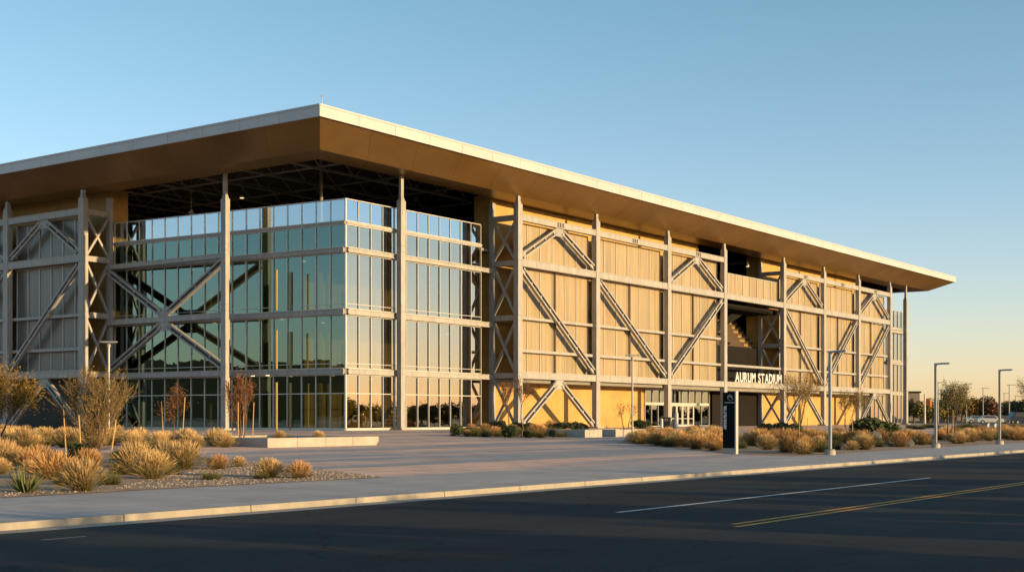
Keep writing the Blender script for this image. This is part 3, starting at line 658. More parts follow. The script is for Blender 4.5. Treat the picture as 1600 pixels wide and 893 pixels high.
def lamp_t(loc, h, label, group=None, w=.42):
    t = thing('street_lamp', label, 'street lamp', loc, group); x, y, z = loc
    g = MB(); g.lathe((x, y, z - .1), [(.2, 0), (.2, .25), (.12, .3)], 14); g.build('footing', M['concrete'], t)
    g = MB(); g.lathe((x, y, z + .2), [(.065, 0), (.055, h - .5), (.055, h - .35)], 12); g.build('pole', M['lamp'], t, smooth=False)
    g = MB(); g.lathe((x, y, z + h - .3), [(.085, 0), (.1, .12), (.06, .2)], 12); g.build('collar', M['lamp'], t)
    rt = Vector((ST, -CT, 0))
    g = MB(); g.bar(Vector((x, y, z + h)) - rt * w, Vector((x, y, z + h)) + rt * w, .3, .06); hd = g.build('lamp_head', M['lamp'], t, bevel=.01)
    g = MB(); g.bar(Vector((x, y, z + h - .04)) - rt * w * .8, Vector((x, y, z + h - .04)) + rt * w * .8, .2, .015); g.build('lens', M['lens'], hd)
    return t
LG = 'single-arm lamps along the pavement'
lamp_l(at(1297, 710), 4.62, 'single-arm grey lamp at the pavement edge in front of the facade, nearest of its row', LG)
lamp_l(at(1462, 699), 4.62, 'single-arm grey lamp beside the small pale-leaved tree right of the stadium end', LG)
lamp_l(at(1562, 693.5), 4.62, 'single-arm grey lamp nearest the right edge of the photo', LG)
lamp_t(at(988, 687.5), 5.3, 'slim grey lamp with flat double head on the plaza before the facade')
lp = at_depth(170, 71.0); lamp_t(lp, 5.25, 'slim pale lamp with flat double head behind the big twiggy tree')
FG = 'car park lamps far beyond the stadium'
for u, vt, D, lab in ((1510, 599, 250, 'thin far car park lamp standing over the big olive tree'), (1536, 606, 265, 'thin far car park lamp between the olive and the brown trees'), (1577, 601, 235, 'far car park lamp just right of the last street lamp'),
                 (1569, 614, 330, 'small distant lamp close behind the last street lamp'), (1587, 618, 330, 'small distant lamp by the dark trees at the right edge'), (1466, 597, 245, 'far car park lamp hidden behind the pale-leaved tree')):
    p = at_depth(u, D); p.z = .6; h = (HOR - vt) * D / F + EYE - .6
    t = thing('car_park_lamp', lab, 'street lamp', p, FG)
    g = MB(); g.tube(p, p + Vector((0, 0, h)), .11, .08, 6); g.build('pole', M['lamp'], t)
    rt = Vector((ST, -CT, 0)); g = MB(); g.bar(p + Vector((0, 0, h)) - rt * .25, p + Vector((0, 0, h)) + rt * 1.1, .5, .16); g.build('lamp_head', M['lamp'], t)

# ------------------------------------------------------------------ planter walls, bin, bollards, pendants, rooftop light
def planter(name, x0, x1, y0, y1, h, label, t=.35, seg=4):
    z = gz(y0) - .05; T = thing(name, label, 'planter', (x0, y0, z)); zt = gz(y0) + h
    def strip(a, b, n, kind):
        g = MB()
        for i in range(n):
            s0, s1 = a[0] + (b[0] - a[0]) * i / n, a[0] + (b[0] - a[0]) * (i + 1) / n
            r0, r1 = a[1] + (b[1] - a[1]) * i / n, a[1] + (b[1] - a[1]) * (i + 1) / n
            if kind == 'x': g.box(s0 + .008, s1 - .008, a[1], a[1] + t, z, zt)
            else: g.box(a[0], a[0] + t, r0 + .008, r1 - .008, z, zt)
        g.build('planter_wall', M['concrete'], T, bevel=.015)
    strip((x0, y0), (x1, y0), seg, 'x'); strip((x0, y1 - t), (x1, y1 - t), seg, 'x'); strip((x0, y0 + t), (x0, y1 - t), seg, 'y'); strip((x1 - t, y0 + t), (x1, y1 - t), seg, 'y')
    g = MB(); g.box(x0 + t, x1 - t, y0 + t, y1 - t, z, zt - .1); g.build('soil', M['soil'], T)
    return zt - .1
Y = 45.0; PX0, PX1 = at_y(418, Y), at_y(592, Y); PY1 = 53.0
zpl = planter('planter', PX0, PX1, Y, PY1, .44, 'long pale concrete planter in the middle of the plaza, grasses behind it')
Y2 = 48.5
planter('planter', at_y(914, Y2), at_y(941, Y2), Y2, Y2 + 3.2, .52, 'short concrete planter wall left of the slim plaza lamp')
planter('planter', at_y(962, Y2), at_y(1030, Y2), Y2, Y2 + 3.2, .52, 'concrete planter wall just behind the slim plaza lamp')
def litter_bin(p):
    t = thing('litter_bin', 'dark rectangular litter bin standing in front of the glass entrance doors', 'bin', p); x, y, z = p
    g = MB(); g.box(x - .4, x + .4, y - .3, y + .3, z, z + 1.1); g.build('bin_body', mat('brown_bin_metal', (.06, .045, .03), .5), t, bevel=.02)
    g = MB(); g.box(x - .44, x + .44, y - .34, y + .34, z + 1.3, z + 1.38)
    for sx in (-1, 1):
        for sy in (-1, 1): g.box(x + sx*.36 - .04, x + sx*.36 + .04, y + sy*.26 - .04, y + sy*.26 + .04, z + 1.1, z + 1.3)
    g.build('bin_hood', mat('bin_hood_metal', (.05, .04, .03), .5), t)
litter_bin(at_depth(1046, 98))
for u, D, h, lab in ((1057, 97, 1.75, 'tall pale bollard beside the litter bin before the entrance'), (1034, 140, 1.0, 'short pale bollard left of the entrance doors')):
    p = at_depth(u, D); t = thing('bollard', lab, 'bollard', p); g = MB(); g.lathe(p, [(.14, 0), (.14, h - .12), (.1, h)], 14); g.build('post', M['fascia'], t); g = MB(); g.lathe(p + Vector((0, 0, .003)), [(.24, 0), (.24, .04)], 14); g.build('flange', M['lamp'], t)
def pendant(p, ztop, label, r=.25, lit=True):
    t = thing('pendant_lamp', label, 'lamp', p); x, y, z = p
    g = MB(); g.tube((x, y, z + .3), (x, y, ztop), .035, .035, 6); g.build('rod', M['truss'], t)
    g = MB(); g.lathe((x, y, z), [(r, 0), (r * .95, .1), (r * .5, .28), (.06, .36)], 16); s_ = g.build('lamp_shade', M['lamp'], t, smooth=True)
    g = MB(); g.lathe((x, y, z - .05), [(r * .6, 0), (r * .8, .05)], 14)
    em = bpy.data.materials.get('lit_lamp') or nt('lit_lamp')[0]; b = em.node_tree.nodes['Principled BSDF']; b.inputs['Base Color'].default_value = (.9, .8, .6, 1); b.inputs['Emission Color'].default_value = (1, .72, .38, 1); b.inputs['Emission Strength'].default_value = .9
    g.build('bulb', em if lit else M['lens'], s_)
for u, v, D, lab in ((299, 333, 122, 'lamp hanging low over the terrace near the left tower'), (378, 309, 122, 'glowing lamp under the roof right of the left free column'), (650, 313, 132, 'lamp under the roof right of the right free column'), (1168, 416, 172, 'white lamp in the dark gap above the big opening')):
    dx, dy = ray(u); p = Vector((dx * D, dy * D, EYE + (HOR - v) * D / F)); pendant(p, 23.9, lab, lit=u in (378, 1168))
p = Vector((RX0 + 1.2, 0, ZF1 + .02)); p.y = at_x(503.5, p.x); t = thing('roof_beacon', 'tiny mast with a small light at the near roof corner', 'beacon', p)
g = MB(); g.tube(p, p + Vector((0, 0, .8)), .025, .02, 6); g.build('mast', M['fascia'], t); g = MB(); g.lathe(p + Vector((0, 0, .8)), [(.05, 0), (.06, .12), (.03, .18)], 10); g.build('light', M['lamp'], t)

# ------------------------------------------------------------------ plants
def blade(g, p, d, L, w, droop, seg=3, rnd=None):
    side = Vector((-d.y, d.x, 0)); side = side.normalized() if side.length > 1e-4 else Vector((1, 0, 0))
    a = rnd.uniform(0, math.pi); side = (side * math.cos(a) + d.cross(side) * math.sin(a)); pts = []
    q = Vector(p); dd = Vector(d)
    for i in range(seg + 1):
        t = i / seg; ww = w * (1 - t) ** .7 if i else w * .7
        pts.append((q - side * ww * .5, q + side * ww * .5)); q = q + dd * (L / seg); dd = (dd + Vector((d.x * .6, d.y * .6, -1)) * (droop / seg)).normalized()
    k = len(g.v)
    for a_, b_ in pts: g.v += [tuple(a_), tuple(b_)]
    for i in range(seg): g.f.append((k + 2*i, k + 2*i + 1, k + 2*i + 3, k + 2*i + 2)); g.m.append(0)
def tuft(seed, n, H, spread, w, droop, base=.14, plume=0):
    r = random.Random(seed); g = MB()
    for i in range(n):
        a = r.uniform(0, 2 * math.pi); tl = abs(r.gauss(0, 1)) * .5; tl = min(tl, 1.15) * spread
        d = Vector((math.cos(a) * math.sin(tl), math.sin(a) * math.sin(tl), math.cos(tl))); rr = base * math.sqrt(r.random())
        p = Vector((math.cos(a) * rr, math.sin(a) * rr, 0)); L = H * r.uniform(.55, 1.08) * (1 - .25 * tl)
        blade(g, p, d, L, w * r.uniform(.7, 1.4), droop * r.uniform(.4, 1.4), 3, r)
        if plume and i % plume == 0:
            e = p + d * L * .9; dd = (d + Vector((d.x * .3, d.y * .3, -.1))).normalized()
            for j in range(3): blade(g, e + d * j * .05, (dd + Vector((r.uniform(-.2, .2), r.uniform(-.2, .2), 0))).normalized(), H * .28, w * 2.2, .3, 2, r)
    return g
PROT = {}
def proto(name, g, m): PROT[name] = g.mesh(name, m)
for k in range(4): proto('tan%d' % k, tuft(20 + k, 1100, .80, 1.05, .0075, .6, .2, 2), M['tan'])
for k in range(3): proto('rust%d' % k, tuft(40 + k, 850, .72, 1.1, .008, .55, .2, 2), M['rust'])
for k in range(3): proto('olive%d' % k, tuft(60 + k, 600, .62, 1.3, .010, .5, .2), M['olive'])
for k in range(2): proto('yucca%d' % k, tuft(80 + k, 130, .72, 1.5, .034, .12, .09), M['yucca'])
def shrub_mesh(seed, n, R_, H):
    r = random.Random(seed); g = MB()
    lobes = [(Vector((r.uniform(-.5, .5) * R_, r.uniform(-.5, .5) * R_, H * r.uniform(.35, .65))), r.uniform(.4, .62)) for _ in range(6)]
    for i in range(n):
        c, s = r.choice(lobes); d = Vector((r.gauss(0, 1), r.gauss(0, 1), r.gauss(0, 1))).normalized() * (r.random() ** .4)
        p = c + Vector((d.x * R_ * s, d.y * R_ * s, d.z * H * s * .8))
        if p.z < .02: p.z = r.uniform(.02, .2)
        u_ = Vector((r.gauss(0, 1), r.gauss(0, 1), r.gauss(0, 1))).normalized(); v_ = u_.orthogonal().normalized(); L = r.uniform(.05, .09); W_ = L * .45
        g.face([p - u_ * L, p + v_ * W_, p + u_ * L, p - v_ * W_])
    for i in range(9):
        a = r.uniform(0, 6.28); g.tube((0, 0, 0), (math.cos(a) * R_ * .5, math.sin(a) * R_ * .5, H * .6), .015, .005, 4)
    return g
for k in range(2): proto('shrub%d' % k, shrub_mesh(90 + k, 2200, .7, .9), M['shrub'])
NV = dict(tan=4, rust=3, olive=3, yucca=2, shrub=2)
KIND = dict(tan=('grass_clump', 'grass clump', .80), rust=('grass_clump', 'grass clump', .68), olive=('grass_tuft', 'grass tuft', .5), yucca=('yucca', 'yucca', .6), shrub=('shrub', 'shrub', .95))
TOPS = {}
def plant(kind, loc, h, label, group=None, w=1.0):
    nm, cat, hh = KIND[kind]; me = PROT['%s%d' % (kind, rng.randrange(NV[kind]))]; hh = sorted(v.co.z for v in me.vertices)[int(.985 * len(me.vertices))] if me.name not in TOPS else TOPS[me.name]; TOPS[me.name] = hh
    o = bpy.data.objects.new(nm, me); COL.objects.link(o); s = h / hh
    o.location = (loc[0], loc[1], (loc[2] if len(loc) > 2 else gz(loc[1])) - .02); o.rotation_euler = (rng.gauss(0, .07), rng.gauss(0, .07), rng.uniform(0, 6.28)); wx = w * rng.uniform(.82, 1.15); o.scale = (s * wx, s * w * rng.uniform(.82, 1.15), s)
    return tag(o, label, cat, group)
def inside(poly, x, y):
    c = False; j = len(poly) - 1
    for i in range(len(poly)):
        (xi, yi), (xj, yj) = poly[i], poly[j]
        if (yi > y) != (yj > y) and x < (xj - xi) * (y - yi) / (yj - yi) + xi: c = not c
        j = i
    return c
def hm(p, px): return px * depth(p) / F
# hand-placed plants of the left bed: kind, u, v(base), height px, label
for kind, u, v, h, lab, w in (
    ('tan', 2, 733, 54, 'big straw-coloured grass clump cut by the left edge of the photo', 1.0),
    ('yucca', 40, 769, 48, 'spiky green yucca nearest the pavement at the left edge', 1.15),
    ('tan', 130, 767, 60, 'round pale grass clump at the pavement edge, right of the yucca', .9),
    ('rust', 84, 748, 50, 'rusty grass clump just behind the yucca', 1.1),
    ('rust', 62, 732, 42, 'rusty grass clump left of the big twiggy tree', 1.2),
    ('olive', 100, 757, 26, 'low dark tuft between the yucca and the round pale clump', 1.3),
    ('tan', 212, 741, 58, 'tall straw grass clump just right of the big twiggy tree', 1.0),
    ('tan', 238, 748, 52, 'straw grass clump in front of the tall one right of the twiggy tree', 1.0),
    ('tan', 286, 733, 52, 'bright golden grass clump between twiggy tree and bare gravel', 1.05),
    ('tan', 258, 727, 46, 'straw grass clump squeezed behind the bright golden one', 1.0),
    ('olive', 172, 757, 30, 'dark green tuft at the foot of the wooden stakes', 1.2),
    ('olive', 268, 741, 22, 'low dark tuft at the foot of the bright golden clump', 1.4),
    ('rust', 342, 733, 28, 'small rusty clump standing on the gravel, leftmost of the four small ones', 1.0),
    ('olive', 330, 749, 20, 'flat grey-green tuft on the gravel near the pavement', 1.5),
    ('tan', 373, 729, 20, 'smallest straw tuft at the plaza side of the gravel', 1.1),
    ('tan', 420, 746, 36, 'compact straw clump on the gravel, second from the bed tip', 1.0),
    ('rust', 467, 747, 33, 'spiky brown clump nearest the pointed tip of the gravel bed', 1.0),
    ('olive', 408, 748, 16, 'low olive tuft leaning on the compact straw clump', 1.4),
    ('yucca', 122, 722, 34, 'green yucca half hidden behind the big twiggy tree', 1.2),
    ('tan', 66, 684, 20, 'small olive-gold clump at the end of the far left bed', 1.0),
    ('yucca', 52, 717, 26, 'green yucca behind the rusty grasses at the left', 1.3),
    ('olive', 190, 741, 26, 'dark tuft between the wooden stakes and the straw clumps', 1.4)):
    p = at(u, v); plant(kind, p, hm(p, h) * .88, lab, None, w)
def scatter(poly, n, kinds, h0, h1, dmin, label, group, avoid=()):
    xs = [p[0] for p in poly]; ys = [p[1] for p in poly]; pts = []; tries = 0
    while len(pts) < n and tries < n * 80:
        tries += 1; x = rng.uniform(min(xs), max(xs)); y = rng.uniform(min(ys), max(ys))
        if not inside(poly, x, y) or any((x - a)**2 + (y - b)**2 < dmin * dmin for a, b in pts): continue
        if any((x - a)**2 + (y - b)**2 < r*r for a, b, r in avoid): continue
        pts.append((x, y))
    for x, y in pts:
        k = rng.choice(kinds); plant(k, (x, y), rng.uniform(h0, h1) * (.75 if k == 'olive' else 1), label[k] if isinstance(label, dict) else label, group[k] if isinstance(group, dict) else group)
def zone(where):
    return ({'tan': 'straw grass clump ' + where, 'rust': 'rusty brown grass clump ' + where, 'olive': 'low olive tuft ' + where, 'yucca': 'spiky yucca ' + where, 'shrub': 'dark green shrub ' + where},
            {'tan': 'straw clumps ' + where, 'rust': 'rusty clumps ' + where, 'olive': 'olive tufts ' + where, 'yucca': 'yuccas ' + where, 'shrub': 'shrubs ' + where})
l, gp = zone('crowding the left bed around the twiggy tree'); scatter([(a.x, a.y) for a in (at(-40, 752), at(70, 742), at(250, 722), at(330, 716), at(240, 712), at(-40, 716))], 18, ['tan', 'rust', 'olive', 'olive', 'shrub'], .3, .7, 1.0, l, gp)
l, gp = zone('in the far left bed before the dark wall'); scatter(BED_LB, 26, ['tan', 'rust', 'olive'], .5, .75, 1.2, l, gp)
pl = [(PX0 - 9.5, 46.2), (PX0 - .4, 46.0), (PX0 - .4, 56.5), (PX0 - 8.5, 57.5)]
l, gp = zone('left of the long pale planter'); scatter(pl, 40, ['tan', 'tan', 'tan', 'olive'], .5, .9, .9, l, gp)
for u, hh, kd, lab in ((436, .45, 'tan', 'small straw clump growing in the long pale planter, nearest its left corner'), (449, .3, 'olive', 'small green tuft in the long pale planter beside the straw clump'), (497, .42, 'tan', 'lone straw clump in the middle of the long pale planter')):
    plant(kd, (at_y(u, 46.2), 46.2, zpl), hh, lab)
l, gp = zone('in the bed at the foot of the braced tower'); scatter(BED_T, 100, ['olive', 'olive', 'olive', 'rust', 'shrub'], .4, .95, .62, l, gp)
zr = [(a.x, a.y) for a in (at(975, 690), at(1010, 695), at(1080, 701), at(1132, 706), at(1132, 684), at(1080, 682), at(1010, 686))]
l, gp = zone('left of the black pylon sign'); scatter(zr, 76, ['rust', 'rust', 'tan', 'olive', 'olive'], .45, .9, .7, l, gp)
zr = [(a.x, a.y) for a in (at(1158, 708), at(1240, 711), at(1292, 707), at(1292, 684), at(1158, 684))]
l, gp = zone('between the black pylon sign and the nearest single-arm lamp'); scatter(zr, 64, ['rust', 'rust', 'tan', 'olive', 'olive'], .5, .98, .65, l, gp)
zr = [(a.x, a.y) for a in (at(1302, 706), at(1400, 699), at(1456, 696), at(1456, 682), at(1302, 683))]
l, gp = zone('between the two nearer single-arm lamps'); scatter(zr, 70, ['rust', 'rust', 'tan', 'olive', 'olive'], .4, .9, .7, l, gp)
zr = [(a.x, a.y) for a in (at(1468, 695), at(1556, 690), at(1556, 680), at(1468, 681))]
l, gp = zone('between the two farther single-arm lamps'); scatter(zr, 52, ['rust', 'tan', 'tan', 'olive'], .5, .9, .75, l, gp)
zr = [(a.x, a.y) for a in (at(1567, 689), at(1630, 686), at(1630, 678), at(1567, 680))]
l, gp = zone('right of the last street lamp'); scatter(zr, 26, ['tan', 'olive', 'rust'], .6, .95, .9, l, gp)

# ------------------------------------------------------------------ trees
def grow(wood, tips, p, d, L, r, lev, rnd, par):
    seg = 3; q = Vector(p); dd = Vector(d)
    for i in range(seg):
        nd = (dd + Vector((rnd.gauss(0, par['wob']), rnd.gauss(0, par['wob']), rnd.gauss(0, par['wob']) + par['up']))).normalized(); e = q + nd * (L / seg)
        r1 = r * (1 - .22 * (i + 1) / seg * (1.6 if lev == 0 else 1)); wood.append((q, e, r, r1, lev)); q, dd, r = e, nd, r1
        if lev == par['lev'] and par.get('low'):
            for _ in range(par['low']):
                a = rnd.uniform(0, 6.28); o = Matrix.Rotation(a, 3, dd) @ dd.orthogonal().normalized(); sp = rnd.uniform(.5, 1.1)
                grow(wood, tips, q.lerp(p, rnd.random() * .9), (dd * math.cos(sp) + o * math.sin(sp)).normalized(), L * rnd.uniform(.7, 1.1), r * .35, 1, rnd, par)
        if lev > 0 and (i > 0 or lev < par['lev']):
            for _ in range(par['side']):
                a = rnd.uniform(0, 6.28); o = dd.orthogonal().normalized(); o = Matrix.Rotation(a, 3, dd) @ o; sp = rnd.uniform(.5, 1.0) * par['ang']
                grow(wood, tips, q, (dd * math.cos(sp) + o * math.sin(sp)).normalized(), L * rnd.uniform(.5, .75), r * .6, lev - 1, rnd, par)
        if lev == 0: tips.append((e, nd))
    if lev > 0:
        for _ in range(2):
            a = rnd.uniform(0, 6.28); o = dd.orthogonal().normalized(); o = Matrix.Rotation(a, 3, dd) @ o; sp = par['ang'] * .6
            grow(wood, tips, q, (dd * math.cos(sp) + o * math.sin(sp)).normalized(), L * rnd.uniform(.6, .8), r * .7, lev - 1, rnd, par)
def make_tree(name, label, loc, H, spread, seed, leafm, twigm, stems=1, lev=3, leaf=.05, nleaf=6, trunk=.3, r0=.06, ang=.7, up=.08, wob=.12, side=1, group=None, jit=.14, cat='tree', fat=1.0, low=0):
    rnd = random.Random(seed); wood = []; tips = []; par = dict(lev=lev, ang=ang, up=up, wob=wob, side=side, low=low)
    base = Vector((0, 0, 0)); trunks = []
    for s in range(stems):
        a = 6.28 * s / stems + rnd.uniform(-.5, .5); lean = 0 if stems == 1 else rnd.uniform(.2, .55)
        d = Vector((math.cos(a) * lean, math.sin(a) * lean, 1)).normalized(); t0 = base + Vector((math.cos(a), math.sin(a), 0)) * (.05 if stems > 1 else 0)
        t1 = t0 + d * trunk * H
        m_ = t0.lerp(t1, .5) + Vector((rnd.gauss(0, .02), rnd.gauss(0, .02), 0)) * H; trunks += [(t0 - Vector((0, 0, .1)), m_, r0 * 1.15, r0 * .95), (m_, t1, r0 * .95, r0 * .8)]
        grow(wood, tips, t1, d, H * .3, r0 * .75, lev, rnd, par)
    zmax = max(e.z for _, e, *_ in wood); wmax = max(max(abs(e.x), abs(e.y)) for _, e, *_ in wood)
    kz = H / zmax; kx = spread / 2 / wmax
    f = lambda v: Vector((v.x * kx, v.y * kx, v.z * kz)) + Vector(loc)
    T = thing(name, label, cat, loc, group)
    g = MB()
    for a, b, ra, rb in trunks: g.tube(f(a), f(b), ra, rb, 8)
    for a, b, ra, rb, lv in wood:
        if lv >= lev - 1: g.tube(f(a), f(b), ra, rb, 6)
    g.build('trunk', M['bark'] if twigm == 'twig' else M['redtwig'], T, smooth=True)
    g = MB()
    for a, b, ra, rb, lv in wood:
        if lv < lev - 1: g.tube(f(a), f(b), max(ra, .006 * fat), max(rb, .004 * fat), 3, 1, False)
    for e, nd in tips:
        for _ in range(nleaf):
            p = f(e) + Vector((rnd.gauss(0, jit), rnd.gauss(0, jit), rnd.gauss(0, jit))); u_ = (nd + Vector((rnd.gauss(0, .7), rnd.gauss(0, .7), rnd.gauss(0, .7)))).normalized(); v_ = u_.orthogonal().normalized(); v_ = Matrix.Rotation(rnd.uniform(0, 6.28), 3, u_) @ v_; L = leaf * rnd.uniform(.6, 1.4)
            g.face([p, p + u_ * L + v_ * L * .3, p + u_ * L * 2, p + u_ * L - v_ * L * .3], 0)
    g.build('crown', [M[leafm], M[twigm]], T)
    return T
p = at(148, 724); make_tree('palo_verde_tree', 'big airy multi-stemmed tree with fine olive-brown twigs in the left bed', p, hm(p, 154), hm(p, 165), 5, 'leafolive', 'twig', 7, 3, .028, 2, .09, .026, .55, .09, .14, 1, jit=.05, fat=1.3, low=4)
p = at_depth(-16, 45); make_tree('golden_tree', 'golden-olive leafy tree cut off by the left edge of the photo', p, 3.3, 2.7, 8, 'leafgold', 'twig', 4, 3, .045, 8, .16, .05, .7, .05, .15, 1)
p = Vector((at_y(272, 51), 51, gz(51))); make_tree('young_tree', 'small reddish young tree in the grasses, left of the two before the glass', p, 3.0, 1.85, 3, 'leafred', 'redtwig', 1, 3, .04, 3, .38, .035, .75, .06, .14, 1, low=3, fat=1.5)
p2 = Vector((at_y(378, 47.5), 47.5, gz(47.5))); make_tree('young_tree', 'reddish young tree beside the left free column, right of the two before the glass', p2, 3.5, 1.55, 14, 'leafred', 'redtwig', 3, 3, .04, 2, .36, .03, .6, .12, .12, 1, low=2, fat=1.5)
p3 = at(795, 682.5); make_tree('sapling', 'bare thin sapling in front of the braced tower, left of the two', p3, 3.7, 1.7, 21, 'leafbrown', 'redtwig', 1, 3, .05, 2, .33, .05, .55, .08, .12, 1, fat=3)
p3 = at(814, 682.5); make_tree('sapling', 'bare thin sapling before the first street-side column, right of the two', p3, 3.9, 2.0, 23, 'leafbrown', 'redtwig', 1, 3, .05, 2, .33, .05, .55, .08, .12, 1, fat=3)
p4 = at(1245, 683); make_tree('desert_tree', 'wide leggy tree of golden twigs between pylon sign and nearest single-arm lamp', p4, hm(p4, 105), hm(p4, 105), 31, 'leafgold', 'twig', 5, 3, .045, 3, .22, .045, .6, .06, .15, 1, fat=1.8)
p4 = at(1325, 681); make_tree('desert_tree', 'thin twiggy tree just right of the nearest single-arm lamp', p4, hm(p4, 78), hm(p4, 70), 33, 'leafolive', 'twig', 4, 3, .045, 2, .25, .035, .6, .08, .15, 1, fat=1.8)
p4 = at(980, 676); make_tree('sapling', 'tiny bare sapling against the ochre wall behind the slim plaza lamp', p4, hm(p4, 45), hm(p4, 36), 37, 'leafbrown', 'redtwig', 2, 2, .06, 3, .3, .05, .6, .08, .12, 1, fat=1.8)
p5 = at(1486, 689); make_tree('pale_leaved_tree', 'round tree with pale upper leaves right of the second single-arm lamp', p5, hm(p5, 94), hm(p5, 72), 41, 'leafpale', 'twig', 3, 3, .06, 5, .3, .05, .6, .08, .12, 1, fat=1.5)
p5 = at(1612, 685); make_tree('pale_leaved_tree', 'sparse pale-leaved tree cut off by the right edge of the photo', p5, hm(p5, 105), hm(p5, 60), 43, 'leafpale', 'twig', 2, 3, .06, 2, .3, .05, .6, .08, .12, 1, fat=1.5)
# stakes that hold the young trees
def stake(u, D, vt, lab, lean=0.0, r=.024):
    p = at_depth(u, D); h = EYE + (HOR - vt) * D / F - p.z; t = MB(); q = p + Vector((ST * lean, -CT * lean, h))
    t.tube(p - Vector((0, 0, .1)), q, r, r * .95, 8); o = t.build('wooden_stake', M['stake'], org=tuple(p)); tag(o, lab, 'stake', 'timber stakes beside the young trees')
d1 = depth(at(148, 724)) 
for u, vt, D, lab, ln in ((104, 630, d1 + 3, 'leaning timber stake left of the big twiggy tree', -.12), (128, 648, d1 - 1.5, 'timber stake at the left foot of the big twiggy tree', -.1), (170, 655, d1 - 2.0, 'timber stake at the right foot of the big twiggy tree', .22)): stake(u, D, vt, lab, ln)
dd = depth(p); D1 = depth((at_y(272, 51), 51)); D2 = depth((at_y(378, 47.5), 47.5))
for u, vt, D, lab, ln in ((256, 627, D1, 'timber stake left of the small reddish tree', -.12), (284, 620, D1 - .8, 'timber stake right of the small reddish tree', .15), (372, 628, D2 - .8, 'timber stake touching the trunk of the reddish tree by the free column', .0), (380, 632, D2 + .6, 'timber stake behind the reddish tree by the free column', .03), (394, 628, D2, 'timber stake right of the reddish tree by the free column', .08)): stake(u, D, vt, lab, ln)
for u, vt, D, lab in ((1249, 655, 78, 'pale stake under the wide golden tree'), (1262, 652, 78, 'pale stake right under the wide golden tree'), (1332, 650, 80, 'pale stake in the thin twiggy tree'), (1489, 640, 86.5, 'pale stake in the pale-leaved tree')): stake(u, D, vt, lab, 0)

# shrubs and boulders of the right bed
for u, v, hpx, w, lab in ((1366, 689, 34, 1.25, 'large dark shrub before the far end of the facade'), (1388, 688, 24, 1.2, 'olive dark shrub leaning on the large dark one'), (1214, 684, 24, 1.5, 'dark shrub at the foot of the wide golden tree'), (1232, 685, 22, 1.3, 'smaller dark shrub right of the one under the golden tree'), (1000, 670, 14, 1.6, 'low dark shrub against the wall left of the entrance')):
    p = at(u, v); plant('shrub', p, hm(p, hpx), lab, None, w)
def boulder(p, sx, sy, sz, lab, seed):
    import bmesh
    bm = bmesh.new(); bmesh.ops.create_icosphere(bm, subdivisions=3, radius=1)
    for v in bm.verts:
        n = mnoise.noise(v.co * 1.3 + Vector((seed, 0, 0))) * .35 + mnoise.noise(v.co * 3.5 + Vector((0, seed, 0))) * .12; c = v.co * (1 + n)
        for a in ((.8, .3, .5), (-.5, .7, .5), (-.3, -.8, .45), (.2, .1, .97)):
            A = Vector(a).normalized(); k = c.dot(A) - .72
            if k > 0: c -= A * k * .85
        v.co = Vector((c.x * sx, c.y * sy, c.z * sz + sz * .5))
    me = bpy.data.meshes.new('boulder'); bm.to_mesh(me); bm.free(); me.materials.append(M['rock'])
    o = bpy.data.objects.new('boulder', me); COL.objects.link(o); o.location = p; tag(o, lab, 'boulder')
p = at(1405, 697); boulder(p, .62, .8, .42, 'flat dark boulder at the bed edge right of the large dark shrub', 2.0)
p = at(1364, 691); boulder(p, .5, .6, .55, 'dark boulder tucked in the large dark shrub', 7.0)

# gravel scattered over the bare part of the left bed
g = MB(); rg = random.Random(4)
PB = [(a.x, a.y) for a in (at(300, 761), at(600, 745.2), at(480, 731.5), at(385, 721.5), at(300, 735), at(150, 768), at(-20, 777), at(-20, 768))]
xs = [a for a, _ in PB]; ys = [b for _, b in PB]
for _ in range(5200):
    x, y = rg.uniform(min(xs), max(xs)), rg.uniform(min(ys), max(ys))
    if not inside(PB, x, y): continue
    s = rg.uniform(.012, .04); z = gz(y) + .012; a = rg.uniform(0, 6.28); k = len(g.v)
    for i in range(4): g.v.append((x + s * math.cos(a + i * 1.57) * rg.uniform(.7, 1.2), y + s * math.sin(a + i * 1.57) * rg.uniform(.7, 1.2), z))
    g.v.append((x + rg.uniform(-.3, .3) * s, y + rg.uniform(-.3, .3) * s, z + s * rg.uniform(.5, .9)))
    for i in range(4): g.f.append((k + i, k + (i + 1) % 4, k + 4)); g.m.append(0)
tag(g.build('gravel', M['gravelm']), 'loose tan gravel strewn over the bare bed by the pavement', 'gravel', kind='stuff')

